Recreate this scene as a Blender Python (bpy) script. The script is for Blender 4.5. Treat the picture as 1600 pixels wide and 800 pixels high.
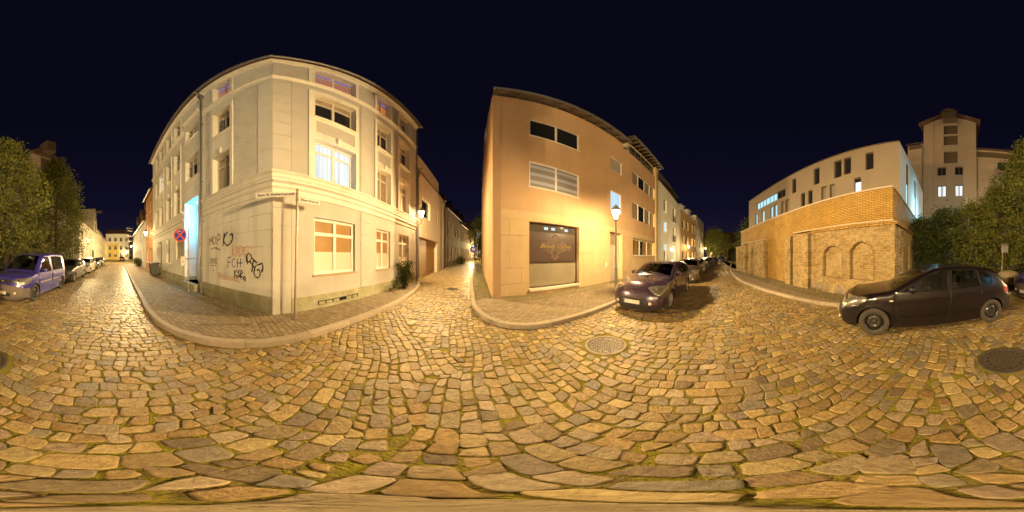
import bpy, bmesh, math, random
from math import sin, cos, tan, pi, radians, sqrt, atan2, hypot
from mathutils import Vector, Matrix, Euler
from mathutils.geometry import delaunay_2d_cdt
random.seed(7)
for o in list(bpy.data.objects): bpy.data.objects.remove(o)
S = bpy.context.scene
COL = S.collection

# ------------------------------------------------------------------ camera, sky, exposure
EYE = 1.7
cd = bpy.data.cameras.new('camera'); cam = bpy.data.objects.new('camera', cd); COL.objects.link(cam)
cam.location = (0, 0, EYE); cam.rotation_euler = (pi/2, 0, 0)
cd.type = 'PANO'
for h in (cd, getattr(cd, 'cycles', None)):
    try: h.panorama_type = 'EQUIRECTANGULAR'
    except Exception: pass
cd.clip_start = 0.05; cd.clip_end = 2000
S.camera = cam
S.render.engine = 'CYCLES'
S.cycles.max_bounces = 10; S.cycles.diffuse_bounces = 6; S.cycles.transparent_max_bounces = 16
W = bpy.data.worlds.new('World'); S.world = W; W.use_nodes = True
nt = W.node_tree; nt.nodes.clear()
wo = nt.nodes.new('ShaderNodeOutputWorld'); wb = nt.nodes.new('ShaderNodeBackground')
tc = nt.nodes.new('ShaderNodeTexCoord'); sx = nt.nodes.new('ShaderNodeSeparateXYZ'); cr = nt.nodes.new('ShaderNodeValToRGB')
nt.links.new(tc.outputs['Generated'], sx.inputs[0]); nt.links.new(sx.outputs['Z'], cr.inputs[0])
cr.color_ramp.elements[0].position = 0.0; cr.color_ramp.elements[0].color = (0.0190, 0.0125, 0.0270, 1)
cr.color_ramp.elements[1].position = 0.75; cr.color_ramp.elements[1].color = (0.0024, 0.0023, 0.0078, 1)
e = cr.color_ramp.elements.new(0.3); e.color = (0.0046, 0.0039, 0.0145, 1)
e = cr.color_ramp.elements.new(0.1); e.color = (0.0095, 0.0072, 0.0215, 1)
nt.links.new(cr.outputs[0], wb.inputs[0]); wb.inputs[1].default_value = 1.0
nt.links.new(wb.outputs[0], wo.inputs[0])
S.view_settings.view_transform = 'Standard'; S.view_settings.look = 'None'
S.view_settings.exposure = 0.0; S.view_settings.gamma = 1.0
S.view_settings.use_curve_mapping = False
SODIUM = (1.0, 0.715, 0.335)
LAMP_POWER = 12.0

# ------------------------------------------------------------------ helpers
def tag(o, label=None, cat=None, group=None, kind=None):
    if label: o['label'] = label
    if cat: o['category'] = cat
    if group: o['group'] = group
    if kind: o['kind'] = kind
    return o
def thing(name, label, cat, loc=(0, 0, 0), rz=0.0, group=None):
    o = bpy.data.objects.new(name, None); COL.objects.link(o); o.empty_display_size = .2
    o.location = loc; o.rotation_euler = (0, 0, rz)
    return tag(o, label, cat, group)
def copy_tree(o, parent=None):
    c = o.copy(); COL.objects.link(c)
    if parent is not None: c.parent = parent
    for ch in list(o.children): copy_tree(ch, c)
    return c
class Fr:
    """facade frame: s to the viewer's right, o outwards, z up"""
    def __init__(f, x, y, head):
        a = radians(head); f.x, f.y = x, y; f.u = (sin(a), cos(a)); f.n = (cos(a), -sin(a)); f.head = head
    def __call__(f, p):
        s, o, z = p
        return (f.x + s*f.u[0] + o*f.n[0], f.y + s*f.u[1] + o*f.n[1], z)
class IdFr:
    u = (1, 0)
    def __call__(f, p): return tuple(p)
ID = IdFr()
class MB:
    def __init__(b, fr=ID):
        b.fr = fr; b.v = []; b.f = []; b.uv = []; b.mi = []
    def add(b, vs, fs, mi=0):
        n0 = len(b.v); b.v += [b.fr(p) for p in vs]
        for f in fs:
            p0, p1, p2 = [Vector(vs[i]) for i in f[:3]]
            n = (p1-p0).cross(p2-p0) if len(f) == 3 else (Vector(vs[f[2]])-p0).cross(Vector(vs[f[3]])-p1)
            ax, ay, az = abs(n.x), abs(n.y), abs(n.z)
            if ay >= ax and ay >= az: k = (0, 2)
            elif ax >= az: k = (1, 2)
            else: k = (0, 1)
            b.uv.append([(vs[i][k[0]], vs[i][k[1]]) for i in f])
            b.f.append([n0+i for i in f]); b.mi.append(mi)
        return b
    def box(b, s0, s1, o0, o1, z0, z1, mi=0):
        return b.add([(s0,o0,z0),(s1,o0,z0),(s1,o1,z0),(s0,o1,z0),(s0,o0,z1),(s1,o0,z1),(s1,o1,z1),(s0,o1,z1)],
                     [(0,3,2,1),(4,5,6,7),(0,1,5,4),(1,2,6,5),(2,3,7,6),(3,0,4,7)], mi)
    def obox(b, c, sz, rz=0, tilt=0, mi=0):
        R = Matrix.Rotation(rz, 3, 'Z') @ Matrix.Rotation(tilt, 3, 'X')
        vs = []
        for z in (-1, 1):
            for x, y in ((-1,-1),(1,-1),(1,1),(-1,1)):
                p = R @ Vector((x*sz[0]/2, y*sz[1]/2, z*sz[2]/2)); vs.append((c[0]+p.x, c[1]+p.y, c[2]+p.z))
        return b.add(vs, [(0,3,2,1),(4,5,6,7),(0,1,5,4),(1,2,6,5),(2,3,7,6),(3,0,4,7)], mi)
    def prism(b, poly, z0, z1, mi=0, bottom=True):
        n = len(poly); vs = [(x, y, z0) for x, y in poly]+[(x, y, z1) for x, y in poly]
        fs = [tuple(range(n, 2*n))]+[(i, (i+1) % n, n+(i+1) % n, n+i) for i in range(n)]
        if bottom: fs.append(tuple(reversed(range(n))))
        return b.add(vs, fs, mi)
    def profile(b, prof, s0, s1, mi=0):
        """(o,z) outline swept along s"""
        n = len(prof); vs = [(s0, o, z) for o, z in prof]+[(s1, o, z) for o, z in prof]
        return b.add(vs, [(i, (i+1) % n, n+(i+1) % n, n+i) for i in range(n)]+[tuple(range(n)), tuple(reversed(range(n, 2*n)))], mi)
    def tube(b, pts, r, n=8, mi=0, cap=True):
        P = [Vector(p) for p in pts]; rs = r if isinstance(r, (list, tuple)) else [r]*len(P)
        vs = []; fs = []
        ref = None
        for i, p in enumerate(P):
            d = (P[min(i+1, len(P)-1)]-P[max(i-1, 0)]).normalized()
            if ref is None: ref = Vector((0, 0, 1)) if abs(d.z) < .9 else Vector((1, 0, 0))
            a = d.cross(ref); a = a.normalized() if a.length > 1e-6 else d.orthogonal().normalized()
            c = d.cross(a).normalized(); ref = a.cross(d).normalized() if False else ref
            for k in range(n):
                t = 2*pi*k/n; q = p+a*(cos(t)*rs[i])+c*(sin(t)*rs[i]); vs.append(tuple(q))
        for i in range(len(P)-1):
            for k in range(n):
                fs.append((i*n+k, i*n+(k+1) % n, (i+1)*n+(k+1) % n, (i+1)*n+k))
        if cap: fs += [tuple(range(n)), tuple(range((len(P)-1)*n, len(P)*n))]
        return b.add(vs, fs, mi)
    def lathe(b, prof, c=(0, 0, 0), n=16, mi=0, axis='z', cap=True):
        vs = []; fs = []
        for r, z in prof:
            for k in range(n):
                t = 2*pi*k/n
                q = (r*cos(t), r*sin(t), z) if axis == 'z' else (r*cos(t), z, r*sin(t))
                vs.append((c[0]+q[0], c[1]+q[1], c[2]+q[2]))
        for i in range(len(prof)-1):
            for k in range(n): fs.append((i*n+k, i*n+(k+1) % n, (i+1)*n+(k+1) % n, (i+1)*n+k))
        if cap and prof[0][0] > 1e-4: fs.append(tuple(range(n)))
        if cap and prof[-1][0] > 1e-4: fs.append(tuple(range((len(prof)-1)*n, len(prof)*n)))
        return b.add(vs, fs, mi)
    def build(b, name, mat, parent=None, smooth=False, bevel=0, recalc=True, label=None, merge=False):
        me = bpy.data.meshes.new(name)
        off = Vector((0, 0, 0))
        if parent is not None and not getattr(b, 'local', False):
            q = parent
            while q is not None: off += q.location; q = q.parent
        me.from_pydata([(v[0]-off.x, v[1]-off.y, v[2]-off.z) for v in b.v], [], b.f)
        ul = me.uv_layers.new(name='UVMap')
        flat = [c for f in b.uv for p in f for c in p]
        ul.data.foreach_set('uv', flat)
        me.polygons.foreach_set('material_index', b.mi)
        if smooth: me.polygons.foreach_set('use_smooth', [True]*len(b.f))
        for m in (mat if isinstance(mat, (list, tuple)) else [mat]): me.materials.append(m)
        if recalc or merge:
            bm = bmesh.new(); bm.from_mesh(me)
            if merge: bmesh.ops.remove_doubles(bm, verts=bm.verts, dist=1e-4)
            if recalc: bmesh.ops.recalc_face_normals(bm, faces=bm.faces)
            bm.to_mesh(me); bm.free()
        me.update()
        o = bpy.data.objects.new(name, me); COL.objects.link(o)
        if parent is not None: o.parent = parent
        if bevel:
            md = o.modifiers.new('bevel', 'BEVEL'); md.width = bevel; md.segments = 2; md.limit_method = 'ANGLE'; md.angle_limit = radians(40)
        if label: o['label'] = label
        return o
def LMB(): m = MB(); m.local = True; return m

# ------------------------------------------------------------------ materials
MATS = {}
def N(nt, t, **k):
    n = nt.nodes.new(t)
    for a, v in k.items(): setattr(n, a, v)
    return n
def mat(name, col, rough=.8, col2=None, ns=3.0, bump=0.0, bs=60.0, metal=0, spec=.35, coat=0, coord='Object', lo=.35, hi=.65,
        streak=None, stuc=False, bdist=.01):
    if name in MATS: return MATS[name]
    m = bpy.data.materials.new(name); m.use_nodes = True; t = m.node_tree; L = t.links
    p = t.nodes['Principled BSDF']; p.inputs['Base Color'].default_value = (*col, 1); p.inputs['Roughness'].default_value = rough
    p.inputs['Metallic'].default_value = metal; p.inputs['Specular IOR Level'].default_value = spec
    if coat: p.inputs['Coat Weight'].default_value = coat; p.inputs['Coat Roughness'].default_value = .06
    co = N(t, 'ShaderNodeTexCoord')
    if col2 is not None:
        n = N(t, 'ShaderNodeTexNoise'); n.inputs['Scale'].default_value = ns; n.inputs['Detail'].default_value = 6; n.inputs['Roughness'].default_value = .62
        L.new(co.outputs[coord], n.inputs['Vector'])
        r = N(t, 'ShaderNodeMapRange'); r.inputs[1].default_value = lo; r.inputs[2].default_value = hi; L.new(n.outputs['Fac'], r.inputs[0])
        x = N(t, 'ShaderNodeMix', data_type='RGBA'); x.inputs[6].default_value = (*col, 1); x.inputs[7].default_value = (*col2, 1)
        L.new(r.outputs[0], x.inputs[0]); last = x.outputs[2]
        if streak is not None:
            mp = N(t, 'ShaderNodeMapping'); mp.inputs['Scale'].default_value = (2.2, .22, 1) if coord == 'UV' else (2.2, 2.2, .22)
            L.new(co.outputs[coord], mp.inputs[0])
            n2 = N(t, 'ShaderNodeTexNoise'); n2.inputs['Scale'].default_value = 1.6; n2.inputs['Detail'].default_value = 8; L.new(mp.outputs[0], n2.inputs['Vector'])
            r2 = N(t, 'ShaderNodeMapRange'); r2.inputs[1].default_value = .53; r2.inputs[2].default_value = .75; r2.inputs[4].default_value = .75; L.new(n2.outputs['Fac'], r2.inputs[0])
            x2 = N(t, 'ShaderNodeMix', data_type='RGBA'); L.new(last, x2.inputs[6]); x2.inputs[7].default_value = (*streak, 1); L.new(r2.outputs[0], x2.inputs[0]); last = x2.outputs[2]
        L.new(last, p.inputs['Base Color'])
    if bump:
        n3 = N(t, 'ShaderNodeTexNoise'); n3.inputs['Scale'].default_value = bs; n3.inputs['Detail'].default_value = 4
        if stuc:
            n3 = N(t, 'ShaderNodeTexVoronoi'); n3.inputs['Scale'].default_value = bs
        L.new(co.outputs[coord], n3.inputs['Vector'])
        b = N(t, 'ShaderNodeBump'); b.inputs['Strength'].default_value = bump; b.inputs['Distance'].default_value = bdist
        L.new(n3.outputs[0], b.inputs['Height']); L.new(b.outputs[0], p.inputs['Normal'])
    MATS[name] = m; return m
def emit(name, col, strength, wave=0, col2=None):
    if name in MATS: return MATS[name]
    m = bpy.data.materials.new(name); m.use_nodes = True; t = m.node_tree; t.nodes.clear(); L = t.links
    o = N(t, 'ShaderNodeOutputMaterial'); e = N(t, 'ShaderNodeEmission'); e.inputs[0].default_value = (*col, 1); e.inputs[1].default_value = strength
    if wave:
        co = N(t, 'ShaderNodeTexCoord'); mp = N(t, 'ShaderNodeMapping'); mp.inputs['Scale'].default_value = (wave, .15, 1); L.new(co.outputs['UV'], mp.inputs[0])
        n = N(t, 'ShaderNodeTexNoise'); n.inputs['Scale'].default_value = 1; n.inputs['Detail'].default_value = 3; L.new(mp.outputs[0], n.inputs['Vector'])
        r = N(t, 'ShaderNodeMapRange'); r.inputs[1].default_value = .35; r.inputs[2].default_value = .65; L.new(n.outputs['Fac'], r.inputs[0])
        x = N(t, 'ShaderNodeMix', data_type='RGBA'); x.inputs[6].default_value = (*(col2 or [c*.6 for c in col]), 1); x.inputs[7].default_value = (*col, 1)
        L.new(r.outputs[0], x.inputs[0]); L.new(x.outputs[2], e.inputs[0])
    L.new(e.outputs[0], o.inputs[0]); MATS[name] = m; return m
def lantern_glass(name, col, strength):
    if name in MATS: return MATS[name]
    m = bpy.data.materials.new(name); m.use_nodes = True; t = m.node_tree; t.nodes.clear()
    o = N(t, 'ShaderNodeOutputMaterial'); e = N(t, 'ShaderNodeEmission'); e.inputs[0].default_value = (*col, 1); e.inputs[1].default_value = strength
    tr = N(t, 'ShaderNodeBsdfTransparent'); a = N(t, 'ShaderNodeAddShader')
    t.links.new(e.outputs[0], a.inputs[0]); t.links.new(tr.outputs[0], a.inputs[1]); t.links.new(a.outputs[0], o.inputs[0])
    MATS[name] = m; return m
def car_glass(name='car_glass', tint=(.42, .46, .44)):
    if name in MATS: return MATS[name]
    m = bpy.data.materials.new(name); m.use_nodes = True; t = m.node_tree; t.nodes.clear(); L = t.links
    o = N(t, 'ShaderNodeOutputMaterial'); g = N(t, 'ShaderNodeBsdfGlossy'); g.inputs['Roughness'].default_value = .03
    tr = N(t, 'ShaderNodeBsdfTransparent'); tr.inputs[0].default_value = (*tint, 1)
    f = N(t, 'ShaderNodeFresnel'); f.inputs[0].default_value = 1.5
    x = N(t, 'ShaderNodeMixShader'); L.new(f.outputs[0], x.inputs[0]); L.new(tr.outputs[0], x.inputs[1]); L.new(g.outputs[0], x.inputs[2]); L.new(x.outputs[0], o.inputs[0])
    MATS[name] = m; return m
def brickmat(name, c1, c2, mortar, bw, bh, ms=.012, bump=.6, off=.5, rough=.85, ruin=None, ns=1.2):
    if name in MATS: return MATS[name]
    m = bpy.data.materials.new(name); m.use_nodes = True; t = m.node_tree; L = t.links; p = t.nodes['Principled BSDF']; p.inputs['Roughness'].default_value = rough
    p.inputs['Specular IOR Level'].default_value = .25
    co = N(t, 'ShaderNodeTexCoord'); b = N(t, 'ShaderNodeTexBrick')
    nz = N(t, 'ShaderNodeTexNoise'); nz.inputs['Scale'].default_value = 9; nz.inputs['Detail'].default_value = 5; L.new(co.outputs['UV'], nz.inputs['Vector'])
    vm = N(t, 'ShaderNodeVectorMath', operation='MULTIPLY_ADD'); vm.inputs[1].default_value = ((.03,)*3 if ruin else (.006,)*3); L.new(nz.outputs['Color'], vm.inputs[0]); L.new(co.outputs['UV'], vm.inputs[2])
    L.new(vm.outputs[0], b.inputs['Vector'])
    b.offset = off; b.inputs['Color1'].default_value = (*c1, 1); b.inputs['Color2'].default_value = (*c2, 1); b.inputs['Mortar'].default_value = (*mortar, 1)
    b.inputs['Scale'].default_value = 1; b.inputs['Brick Width'].default_value = bw; b.inputs['Row Height'].default_value = bh; b.inputs['Mortar Size'].default_value = ms; b.inputs['Bias'].default_value = 0; b.inputs['Mortar Smooth'].default_value = .3
    n2 = N(t, 'ShaderNodeTexNoise'); n2.inputs['Scale'].default_value = ns; n2.inputs['Detail'].default_value = 7; n2.inputs['Roughness'].default_value = .7; L.new(co.outputs['UV'], n2.inputs['Vector'])
    r = N(t, 'ShaderNodeMapRange'); r.inputs[1].default_value = .44 if ruin else .38; r.inputs[2].default_value = .60 if ruin else .66; L.new(n2.outputs['Fac'], r.inputs[0])
    x = N(t, 'ShaderNodeMix', data_type='RGBA'); L.new(b.outputs['Color'], x.inputs[6])
    if ruin: x.inputs[7].default_value = (*ruin, 1); L.new(r.outputs[0], x.inputs[0])
    else:
        x.blend_type = 'MULTIPLY'; x.inputs[7].default_value = (.72, .70, .68, 1); L.new(r.outputs[0], x.inputs[0])
    lastc = x.outputs[2]
    if ruin:
        n5 = N(t, 'ShaderNodeTexNoise'); n5.inputs['Scale'].default_value = 2.3; n5.inputs['Detail'].default_value = 9; n5.inputs['Roughness'].default_value = .75; L.new(co.outputs['UV'], n5.inputs['Vector'])
        r5 = N(t, 'ShaderNodeMapRange'); r5.inputs[1].default_value = .48; r5.inputs[2].default_value = .68; L.new(n5.outputs['Fac'], r5.inputs[0])
        x5 = N(t, 'ShaderNodeMix', data_type='RGBA', blend_type='MULTIPLY'); x5.inputs[7].default_value = (.50, .45, .38, 1); L.new(r5.outputs[0], x5.inputs[0]); L.new(lastc, x5.inputs[6]); lastc = x5.outputs[2]
    L.new(lastc, p.inputs['Base Color'])
    mt = N(t, 'ShaderNodeMath', operation='SUBTRACT'); mt.inputs[0].default_value = 1; L.new(b.outputs['Fac'], mt.inputs[1])
    ma = N(t, 'ShaderNodeMath', operation='MULTIPLY_ADD'); L.new(nz.outputs['Fac'], ma.inputs[0]); ma.inputs[1].default_value = 1.6 if ruin else .35; L.new(mt.outputs[0], ma.inputs[2])
    bp = N(t, 'ShaderNodeBump'); bp.inputs['Strength'].default_value = bump; bp.inputs['Distance'].default_value = .02 if ruin else .012; L.new(ma.outputs[0], bp.inputs['Height']); L.new(bp.outputs[0], p.inputs['Normal'])
    MATS[name] = m; return m
def islandmat(name, cols, rough=.75, ns=6, bump=.5, bs=70, spec=.3, noise_amt=.5, trans=0, dark=(.6, .55, .5)):
    if name in MATS: return MATS[name]
    m = bpy.data.materials.new(name); m.use_nodes = True; t = m.node_tree; L = t.links; p = t.nodes['Principled BSDF']; p.inputs['Roughness'].default_value = rough; p.inputs['Specular IOR Level'].default_value = spec
    g = N(t, 'ShaderNodeNewGeometry'); r = N(t, 'ShaderNodeValToRGB'); L.new(g.outputs['Random Per Island'], r.inputs[0])
    el = r.color_ramp.elements
    while len(el) < len(cols): el.new(.5)
    for i, c in enumerate(cols): el[i].position = i/(len(cols)-1); el[i].color = (*c, 1)
    co = N(t, 'ShaderNodeTexCoord'); n = N(t, 'ShaderNodeTexNoise'); n.inputs['Scale'].default_value = ns; n.inputs['Detail'].default_value = 8; n.inputs['Roughness'].default_value = .7; L.new(co.outputs['Object'], n.inputs['Vector'])
    mr = N(t, 'ShaderNodeMapRange'); mr.inputs[1].default_value = .35; mr.inputs[2].default_value = .7; mr.inputs[4].default_value = noise_amt; L.new(n.outputs['Fac'], mr.inputs[0])
    x = N(t, 'ShaderNodeMix', data_type='RGBA', blend_type='MULTIPLY'); L.new(mr.outputs[0], x.inputs[0]); L.new(r.outputs[0], x.inputs[6]); x.inputs[7].default_value = (*dark, 1); L.new(x.outputs[2], p.inputs['Base Color'])
    if bump:
        n3 = N(t, 'ShaderNodeTexNoise'); n3.inputs['Scale'].default_value = bs; n3.inputs['Detail'].default_value = 6; L.new(co.outputs['Object'], n3.inputs['Vector'])
        b = N(t, 'ShaderNodeBump'); b.inputs['Strength'].default_value = bump; b.inputs['Distance'].default_value = .012; n3.inputs['Roughness'].default_value = .65; L.new(n3.outputs['Fac'], b.inputs['Height']); L.new(b.outputs[0], p.inputs['Normal'])
    if trans:
        out = t.nodes['Material Output']; tr = N(t, 'ShaderNodeBsdfTranslucent'); L.new(x.outputs[2], tr.inputs[0]); ms = N(t, 'ShaderNodeMixShader'); ms.inputs[0].default_value = trans
        L.new(p.outputs[0], ms.inputs[1]); L.new(tr.outputs[0], ms.inputs[2]); L.new(ms.outputs[0], out.inputs[0])
    MATS[name] = m; return m
def light(name, loc, energy, col=SODIUM, r=.12, parent=None, mode='Linear', spot=None, rot=None):
    ld = bpy.data.lights.new(name, 'SPOT' if spot else 'POINT'); ld.energy = energy; ld.color = col; ld.shadow_soft_size = r
    if spot: ld.spot_size = spot; ld.spot_blend = .6
    ld.use_nodes = True; t = ld.node_tree; em = t.nodes.get('Emission') or N(t, 'ShaderNodeEmission')
    em.inputs[0].default_value = (1, 1, 1, 1)
    if mode != 'Quadratic':
        f = N(t, 'ShaderNodeLightFalloff'); f.inputs['Strength'].default_value = 1.0; f.inputs['Smooth'].default_value = 1.5
        t.links.new(f.outputs[mode], em.inputs['Strength'])
    o = bpy.data.objects.new(name, ld); COL.objects.link(o); o.location = loc
    if rot: o.rotation_euler = rot
    if parent is not None:
        off = Vector((0, 0, 0)); q = parent
        while q is not None: off += q.location; q = q.parent
        o.parent = parent; o.location = Vector(loc)-off
    return o
def text_mesh(txt, size, name, m, parent, fr, s, o, z, align='LEFT', shear=0, depth=.002, local_w=None, bold=0):
    """lettering laid on a facade frame: s,z lower-left of the text, o outwards"""
    cu = bpy.data.curves.new('lettering', 'FONT'); cu.body = txt; cu.size = size; cu.extrude = depth; cu.shear = shear; cu.align_x = align; cu.offset = bold
    ob = bpy.data.objects.new('lettering', cu); COL.objects.link(ob)
    dg = bpy.context.evaluated_depsgraph_get(); dg.update()
    me = bpy.data.meshes.new_from_object(ob.evaluated_get(dg)); bpy.data.objects.remove(ob)
    b = MB(fr); xs = [v.co.x for v in me.vertices]; k = (local_w/(max(xs)-min(xs))) if local_w else 1
    b.add([(s+v.co.x*k, o+v.co.z, z+v.co.y) for v in me.vertices], [tuple(p.vertices) for p in me.polygons])
    return b.build(name, m, parent, recalc=False)
def pip(x, y, poly):
    c = False; j = len(poly)-1
    for i in range(len(poly)):
        xi, yi = poly[i]; xj, yj = poly[j]
        if (yi > y) != (yj > y) and x < (xj-xi)*(y-yi)/(yj-yi)+xi: c = not c
        j = i
    return c
def catmull(pts, step=.3):
    out = []
    for i in range(len(pts)-1):
        p0 = pts[max(i-1, 0)]; p1 = pts[i]; p2 = pts[i+1]; p3 = pts[min(i+2, len(pts)-1)]
        n = max(1, int(hypot(p2[0]-p1[0], p2[1]-p1[1])/step))
        n = min(n, 14)
        for k in range(n):
            t = k/n
            out.append(tuple(.5*((2*p1[a])+(-p0[a]+p2[a])*t+(2*p0[a]-5*p1[a]+4*p2[a]-p3[a])*t*t+(-p0[a]+3*p1[a]-3*p2[a]+p3[a])*t**3) for a in (0, 1)))
    out.append(pts[-1]); return out
def gnd(az_px, y, h=EYE):
    a = radians((az_px-800)*.225); d = h/tan(radians((y-400)*.225)); return d*sin(a), d*cos(a)
# ------------------------------------------------------------------ ground
KA = [(-30.7,-32.9),(-13.96,-14.3),(-7.3,-6.95),(-5.3,-4.72),(-3.6,-2.86),(-2.95,-1.85),(-2.68,-.95),(-2.66,-.3),(-2.79,.56),(-3.14,1.93),(-3.5,3.84),(-3.85,5.27),(-4.5,7.0),(-5.5,8.7)]
KB = [(-6.7,28),(-4.1,17),(-2.71,10.39),(-1.7,6.6),(-1.25,5.0),(-.61,3.92),(.27,3.5),(1.57,3.8),(2.9,4.3),(4.2,4.85),(6,5.5),(10,6.8),(20,9.85),(30,12),(45,14.9),(60,17)]
KR = [(60,12.5),(40,9.0),(21,5.04),(12.05,2.4),(8.52,.67),(5.91,-1.18),(5.05,-1.9),(4.65,-2.4),(4.35,-2.95),(3.8,-3.6),(1.07,-6.5),(-2.3,-10.1),(-9,-17.3),(-30,-39.8)]
cKA, cKB, cKR = catmull(KA), catmull(KB), catmull(KR)
A0 = (-4.222, .436); A_L = (-13.46, -9.94); A_R = (-5.94, 8.9)
B0 = (-.692, 5.944); B_BACK = (-3.6, 19.2)
def zg(x, y):
    return max(0.0, (y-7.5)*.021) if (x < 1 and y > 7.5) else 0.0
M_moss = mat('mossy_soil', (.20,.145,.06), .95, (.24,.205,.028), 6, bump=1, bs=55, spec=.1, lo=.38, hi=.54, bdist=.02)
def sheet(name, poly, z, m, step=None, kind='structure'):
    b = MB(); b.add([(x, y, z(x, y) if callable(z) else z) for x, y in poly], [tuple(range(len(poly)))])
    o = b.build(name, m); tag(o, kind=kind); return o
b = MB(); b.add([(-320,-320,-.0115),(320,-320,-.0115),(320,320,-.0115),(-320,320,-.0115)], [(0,1,2,3)]); tag(b.build('ground', M_moss), kind='structure')
ROAD = cKA+[(-6.0,9.4),(-9.3,21),(-10.2,34),(-8.3,34)]+cKB+cKR
al = [(-6.6,7.55),(-5.9,9.4),(-9.3,21),(-10.4,40),(-6.5,40),(-3.4,19.5),(-.8,7.55)]
sheet('alley_ground', al, lambda x, y: zg(x, y)-.0095, M_moss)
MAN = [(1.53,2.36,.37),(.27,-2.30,.385),(-2.95,7.75,.36)]
def region(x, y):
    if y > 3.6 and x < -.9 and y > 3.6+(x+.9)*.3: return 2
    return 0 if (x*.843+y*.537) < 0 else 1
HEAD = {0: 43, 1: 70, 2: -11.5}
def lattice(reg, row, ln, R, jit, rng, centre=(0, 0)):
    a = radians(HEAD[reg]); u = (sin(a), cos(a)); v = (cos(a), -sin(a)); out = []
    n = int(R/row)
    for i in range(-n, n):
        t = i*row; s = -R+rng.random()*ln
        wob = rng.uniform(-.02, .02)
        while s < R:
            s += ln*rng.uniform(.72, 1.3)
            # rows run across the street: t along the street, s across
            w = sin(s*.9+i*.05)*.05*1.5
            tt = t+wob+w+rng.gauss(0, row*jit); ss = s+rng.gauss(0, ln*jit*.4)
            out.append((centre[0]+u[0]*tt+v[0]*ss, centre[1]+u[1]*tt+v[1]*ss))
    return out
def voronoi(seeds):
    vs, es, fs, ov, oe, of = delaunay_2d_cdt([Vector(p) for p in seeds], [], [], 0, 1e-5)
    cen = {}
    adj = [[] for _ in vs]
    for k, f in enumerate(fs):
        a, b_, c = [vs[i] for i in f]
        d = 2*(a.x*(b_.y-c.y)+b_.x*(c.y-a.y)+c.x*(a.y-b_.y))
        if abs(d) < 1e-12: continue
        a2, b2, c2 = a.length_squared, b_.length_squared, c.length_squared
        cen[k] = ((a2*(b_.y-c.y)+b2*(c.y-a.y)+c2*(a.y-b_.y))/d, (a2*(c.x-b_.x)+b2*(a.x-c.x)+c2*(b_.x-a.x))/d)
        for i in f: adj[i].append(k)
    cells = []
    for i, p in enumerate(vs):
        ks = [cen[k] for k in adj[i]]
        if len(ks) < 3: continue
        ks.sort(key=lambda q: atan2(q[1]-p.y, q[0]-p.x))
        cells.append((p.x, p.y, ks))
    return cells
def stone_mesh(name, cells, m, hgt=.0, gap=.012, zf=zg, detail=lambda d: d < 8, rng=random, jz=.006, dome=.006, tiltk=.035, edge=.009, kind='structure', parent=None):
    V = []; F = []; SM = []
    for cx, cy, poly in cells:
        n = len(poly)
        if n < 3: continue
        cx = sum(p[0] for p in poly)/n; cy = sum(p[1] for p in poly)/n
        d = hypot(cx, cy)
        P = []
        for p in poly:
            dx, dy = p[0]-cx, p[1]-cy; l = hypot(dx, dy)
            k = max(.3, (l-gap*rng.uniform(.7, 1.6))/l) if l > 1e-6 else 1
            P.append((dx*k, dy*k))
        hi = detail(d)
        if hi and n == 4 and rng.random() < .5 and name == 'cobblestone_road':
            pass
        if hi:
            Q = []
            for i in range(n):
                a, c = P[i], P[(i+1) % n]; t0 = .13; 
                Q += [(a[0]+(c[0]-a[0])*t0, a[1]+(c[1]-a[1])*t0), (a[0]+(c[0]-a[0])*.5+rng.uniform(-.004,.004), a[1]+(c[1]-a[1])*.5+rng.uniform(-.004,.004)), (a[0]+(c[0]-a[0])*(1-t0), a[1]+(c[1]-a[1])*(1-t0))]
            P = Q; n = len(P)
        z0 = zf(cx, cy)+hgt+rng.gauss(0, jz); tx, ty = rng.gauss(0, tiltk), rng.gauss(0, tiltk)
        base = len(V)
        avg = sum(hypot(*p) for p in P)/n
        rings = [(1.02, -.035), (.99, -edge*.75), (max(.5, 1-.005/avg), -edge*.25), (max(.4, 1-.013/avg), 0)] if hi else [(1.02, -.03), (max(.6, 1-.02/avg), 0)]
        for k, dz in rings:
            for x, y in P: V.append((cx+x*k, cy+y*k, z0+dz+(tx*x+ty*y)*k+(rng.uniform(-.0025,.0025) if hi else 0)))
        V.append((cx, cy, z0+dome*rng.uniform(-.5, 1)))
        R = len(rings)
        for r in range(R-1):
            for i in range(n):
                F.append((base+r*n+i, base+r*n+(i+1) % n, base+(r+1)*n+(i+1) % n, base+(r+1)*n+i))
        c = base+R*n
        for i in range(n): F.append((base+(R-1)*n+i, base+(R-1)*n+(i+1) % n, c))
    me = bpy.data.meshes.new(name); me.from_pydata(V, [], F); me.polygons.foreach_set('use_smooth', [len(f) == 4 for f in F]); me.materials.append(m); me.update()
    o = bpy.data.objects.new(name, me); COL.objects.link(o)
    if parent: o.parent = parent
    return tag(o, kind=kind)
rng = random.Random(11)
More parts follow.
